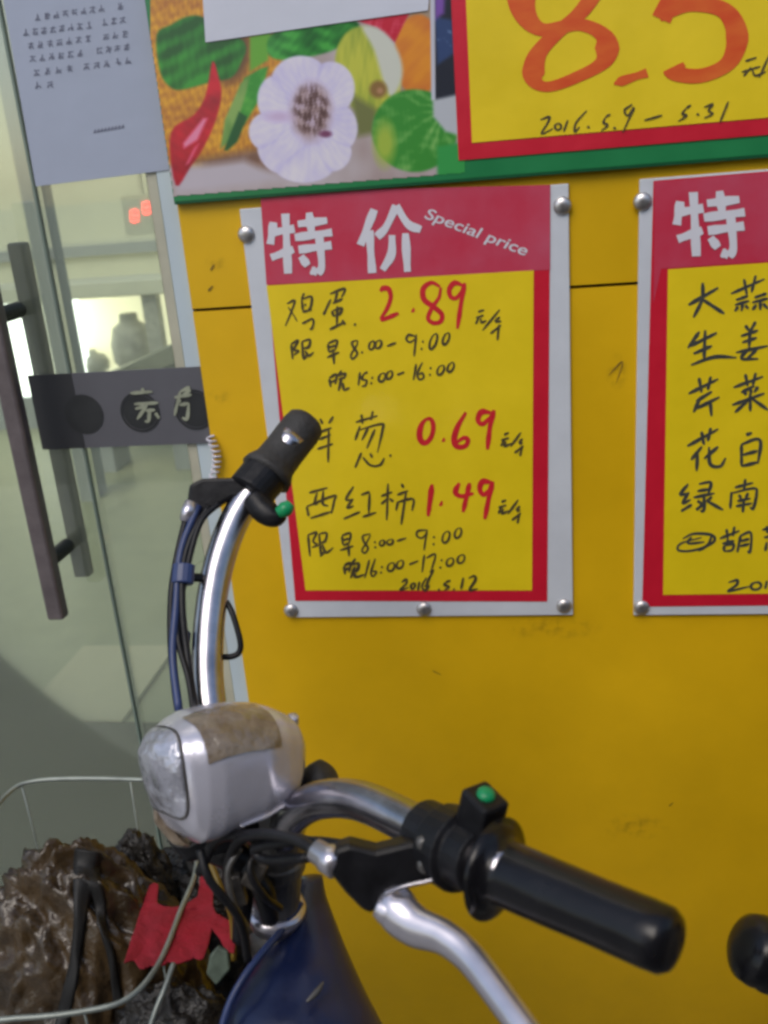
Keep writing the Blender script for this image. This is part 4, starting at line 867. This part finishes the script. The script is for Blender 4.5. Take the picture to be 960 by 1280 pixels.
# wire basket on the front, its rim level
ZR = .80
rim = [Z(190, 975, ZR), Z(110, 973, ZR), Z(45, 976, ZR), Z(12, 990, ZR), Z(-25, 1040, ZR)]
near = [Z(-25, 1268, ZR), Z(30, 1272, ZR), Z(105, 1264, ZR), Z(160, 1248, ZR), Z(198, 1205, ZR), Z(225, 1140, ZR), Z(246, 1078, ZR)]
left = [rim[-1], rim[-1].lerp(near[0], .35) + Vector((-.012, -.012, 0)), rim[-1].lerp(near[0], .7) + Vector((-.014, -.014, 0)), near[0]]
b = B(); tube(b, rim[:-1] + left[:-1] + near + [Z(232, 1010, ZR), rim[0]], .0021, 10, n=6)
bs = part('basket', b, M['wire'], smooth=True)
loop = catmull([tuple(p) for p in (rim[:-1] + left[:-1] + near + [Z(232, 1010, ZR), rim[0]])], 6)
cen = Vector(np.mean(np.array(loop), axis=0))
b = B()
for zz, k in ((.72, .95), (.62, .90), (.56, .86)):
    tube(b, [Vector((cen.x + (p[0] - cen.x) * k, cen.y + (p[1] - cen.y) * k, zz)) for p in loop], .0012, 8, n=1, smoothpath=False)
for i in range(2, len(loop) - 1, 13):
    p = Vector(loop[i]); tube(b, [p, Vector((cen.x + (p.x - cen.x) * .95, cen.y + (p.y - cen.y) * .95, .72)), Vector((cen.x + (p.x - cen.x) * .86, cen.y + (p.y - cen.y) * .86, .56))], .0009, 6, n=1, smoothpath=False)
for k in range(-3, 4):
    tube(b, [Vector((cen.x + k * .03, cen.y - .10, .559)), Vector((cen.x + k * .03, cen.y + .10, .559))], .0015, 6, smoothpath=False)
obj('basket_wires', b, M['wire'], bs, smooth=True)

# things in the basket
def crumple(bm, amp, sc, seed=0):
    for v in bm.verts:
        n1 = noise.noise(v.co * sc + Vector((seed, 0, 0))); n2 = abs(noise.noise(v.co * sc * 2.7 + Vector((0, seed, 0)))); n3 = abs(noise.noise(v.co * sc * 6 + Vector((seed, seed, 0))))
        v.co += v.normal * (amp * (n1 * .9 - n2 * 1.1 - n3 * .5 + .3))
def bundle(c, rx, ry, rz, amp, seed, m, sub=6, tilt=0.35, down=1.25):
    """a crumpled film bag: sharp folded ridges instead of round lumps"""
    b = B(); bmesh.ops.create_icosphere(b, subdivisions=sub, radius=1)
    for v in b.verts:
        n0 = v.co.copy(); u = Vector((n0.x * 1.25 + n0.z * .95, n0.y * 1.4, n0.z * 1.05 - n0.x * .55)) + Vector((seed, seed * .7, 0))
        warp = Vector((noise.noise(u * .9), noise.noise(u * .9 + Vector((7.3, 1.1, 4.2))), noise.noise(u * .9 + Vector((2.9, 8.4, 5.7))))) * .8
        r1 = 1 - abs(noise.noise(u * 1.5 + warp)) * 2; r2 = 1 - abs(noise.noise(u * 3.4 + warp * 1.8)) * 2; r3 = 1 - abs(noise.noise(u * 8 + warp * 3)) * 2
        k = 1 + amp * (.75 * r1 + .42 * r2 + .16 * r3 - .5)
        tp = 1 - .30 * max(0, n0.z); zz = n0.z * rz * (1 if n0.z > 0 else down)
        v.co = Vector((n0.x * rx * tp, n0.y * ry * tp, zz)) * k + c
    return b
bg = obj('brown_bundle', bundle(D(112, 1222, .775), .092, .066, .122, .19, 3, M['bag']), M['bag'], smooth=True)
tag(bg, 'crumpled shiny brown bundle tied with black straps in the wire basket', 'bundle')
bg_ev = bg
from mathutils.bvhtree import BVHTree
bpy.context.view_layer.update()
bt_ = BVHTree.FromObject(bg, bpy.context.evaluated_depsgraph_get()); off_ = bg.location.copy()
def strap_on(pts, wids, m=M['strap']):
    """webbing laid on the bundle's own surface"""
    P = catmull([(x, y, w_) for (x, y), w_ in zip(pts, wids)], 8); rows_ = []
    for i, q in enumerate(P):
        q2 = P[min(i + 1, len(P) - 1)]; q1 = P[max(i - 1, 0)]
        t = np.array([q2[0] - q1[0], q2[1] - q1[1]]); t /= max(1e-6, np.linalg.norm(t)); n_ = np.array([-t[1], t[0]])
        row = []
        for e in (-1, -.5, 0, .5, 1):
            x, y = q[0] + n_[0] * q[2] * e, q[1] + n_[1] * q[2] * e
            d_ = Vector(ray(x, y)).normalized(); h, nn, _, _ = bt_.ray_cast(Vector(CC) - off_, d_)
            row.append((h + off_ - d_ * (.004 - .0015 * e * e)) if h is not None else (rows_[-1][2] if rows_ else D(x, y, .55)))
        rows_.append(row)
    for _ in range(3):
        rows_ = [[(rows_[max(i - 1, 0)][k] + rows_[i][k] * 2 + rows_[min(i + 1, len(rows_) - 1)][k]) / 4 for k in range(5)] for i in range(len(rows_))]
    b = B(); V = [[b.verts.new(p) for p in row] for row in rows_]
    for a, c in zip(V[:-1], V[1:]):
        for k in range(4): b.faces.new((a[k], a[k + 1], c[k + 1], c[k]))
    o = obj('strap', b, m, bg, smooth=True); sm = o.modifiers.new('solid', 'SOLIDIFY'); sm.thickness = .003; return o
strap_on([(110, 1062), (106, 1090), (100, 1150), (93, 1205), (82, 1255), (72, 1300)], [17, 15, 8, 7, 8, 8])
strap_on([(112, 1085), (122, 1120), (130, 1165), (140, 1200), (148, 1260)], [12, 8, 5, 5, 6])
tag(obj('black_bag', bundle(D(178, 1100, .81), .026, .022, .046, .25, 9, M['black_bag'], 5), M['black_bag'], smooth=True), 'small crumpled black plastic bag between the brown bundle and the red cloth', 'bag')
tag(obj('black_bag', bundle(D(225, 1300, .70), .052, .030, .048, .22, 5, M['black_bag'], 5), M['black_bag'], smooth=True), 'crumpled black bag lying in the basket below the red cloth', 'bag')
# red cloth
out = [(560, 440), (578, 430), (594, 434), (600, 490), (622, 508), (645, 512), (690, 505), (740, 482), (748, 420), (755, 372), (775, 370), (790, 430), (800, 510), (830, 548), (870, 580), (885, 625), (884, 672), (860, 672), (830, 660), (812, 630), (792, 600), (785, 650), (772, 692), (730, 712), (660, 728), (600, 736), (560, 738), (530, 730), (485, 700), (500, 630), (520, 560), (540, 500)]
b = B(); vs_ = [b.verts.new(D(x / 3, 960 + y / 3, .768 - .00075 * (y / 3 - 125))) for x, y in out]; b.faces.new(vs_)
bmesh.ops.triangulate(b, faces=b.faces[:])
for _ in range(4): bmesh.ops.subdivide_edges(b, edges=b.edges[:], cuts=1, use_grid_fill=True)
for v in b.verts:
    q = v.co; fold = noise.noise(Vector((q.x * 42, q.z * 12, 1.3))) * .010 + noise.noise(q * 75) * .006 + abs(noise.noise(q * 40 + Vector((4, 2, 0)))) * .016
    v.co = q - FWD * fold
rc = obj('red_cloth', b, M['red_cloth'], smooth=True); sm_ = rc.modifiers.new('solid', 'SOLIDIFY'); sm_.thickness = .0016
tag(rc, 'crumpled bright red cloth hung over the right side of the wire basket', 'cloth')

# second bicycle, only its grip end enters the picture
b2 = empty('parked_bicycle', (.85, -.30, 0), 'another bicycle of which only a black rounded grip end shows at the right edge', 'bicycle')
ga, gb = D(926, 1180, .60), D(1128, 1258, .62)
b = B(); lathe(b, ga, gb, [(0, .009), (.012, .016), (.04, .0205), (.10, .0225), (.16, .0218), (.17, .0232), (.22, .0232), (.24, .0205), (1, .0195)], 32); obj('grip', b, M['rubber'], b2, smooth=True)
b = B(); tube(b, [gb - (gb - ga) * .1, gb + (gb - ga).normalized() * .10, gb + Vector((.20, .02, -.12)), gb + Vector((.24, .02, -.20))], .011, 14); obj('handlebar', b, M['chrome'], b2, smooth=True)
ft = gb + Vector((.24, .02, -.19))
wc2 = Vector((ft.x + .06, ft.y, .253))
b = B(); tube(b, [ft, Vector((ft.x + .02, ft.y, .56)), Vector((ft.x + .03, ft.y - .045, .48)), wc2 + Vector((0, -.045, 0))], [.018, .018, .012, .01], 12); obj('fork_leg', b, M['dark_metal'], b2, smooth=True)
wheel(wc2, Vector((1, 0, 0)), b2)
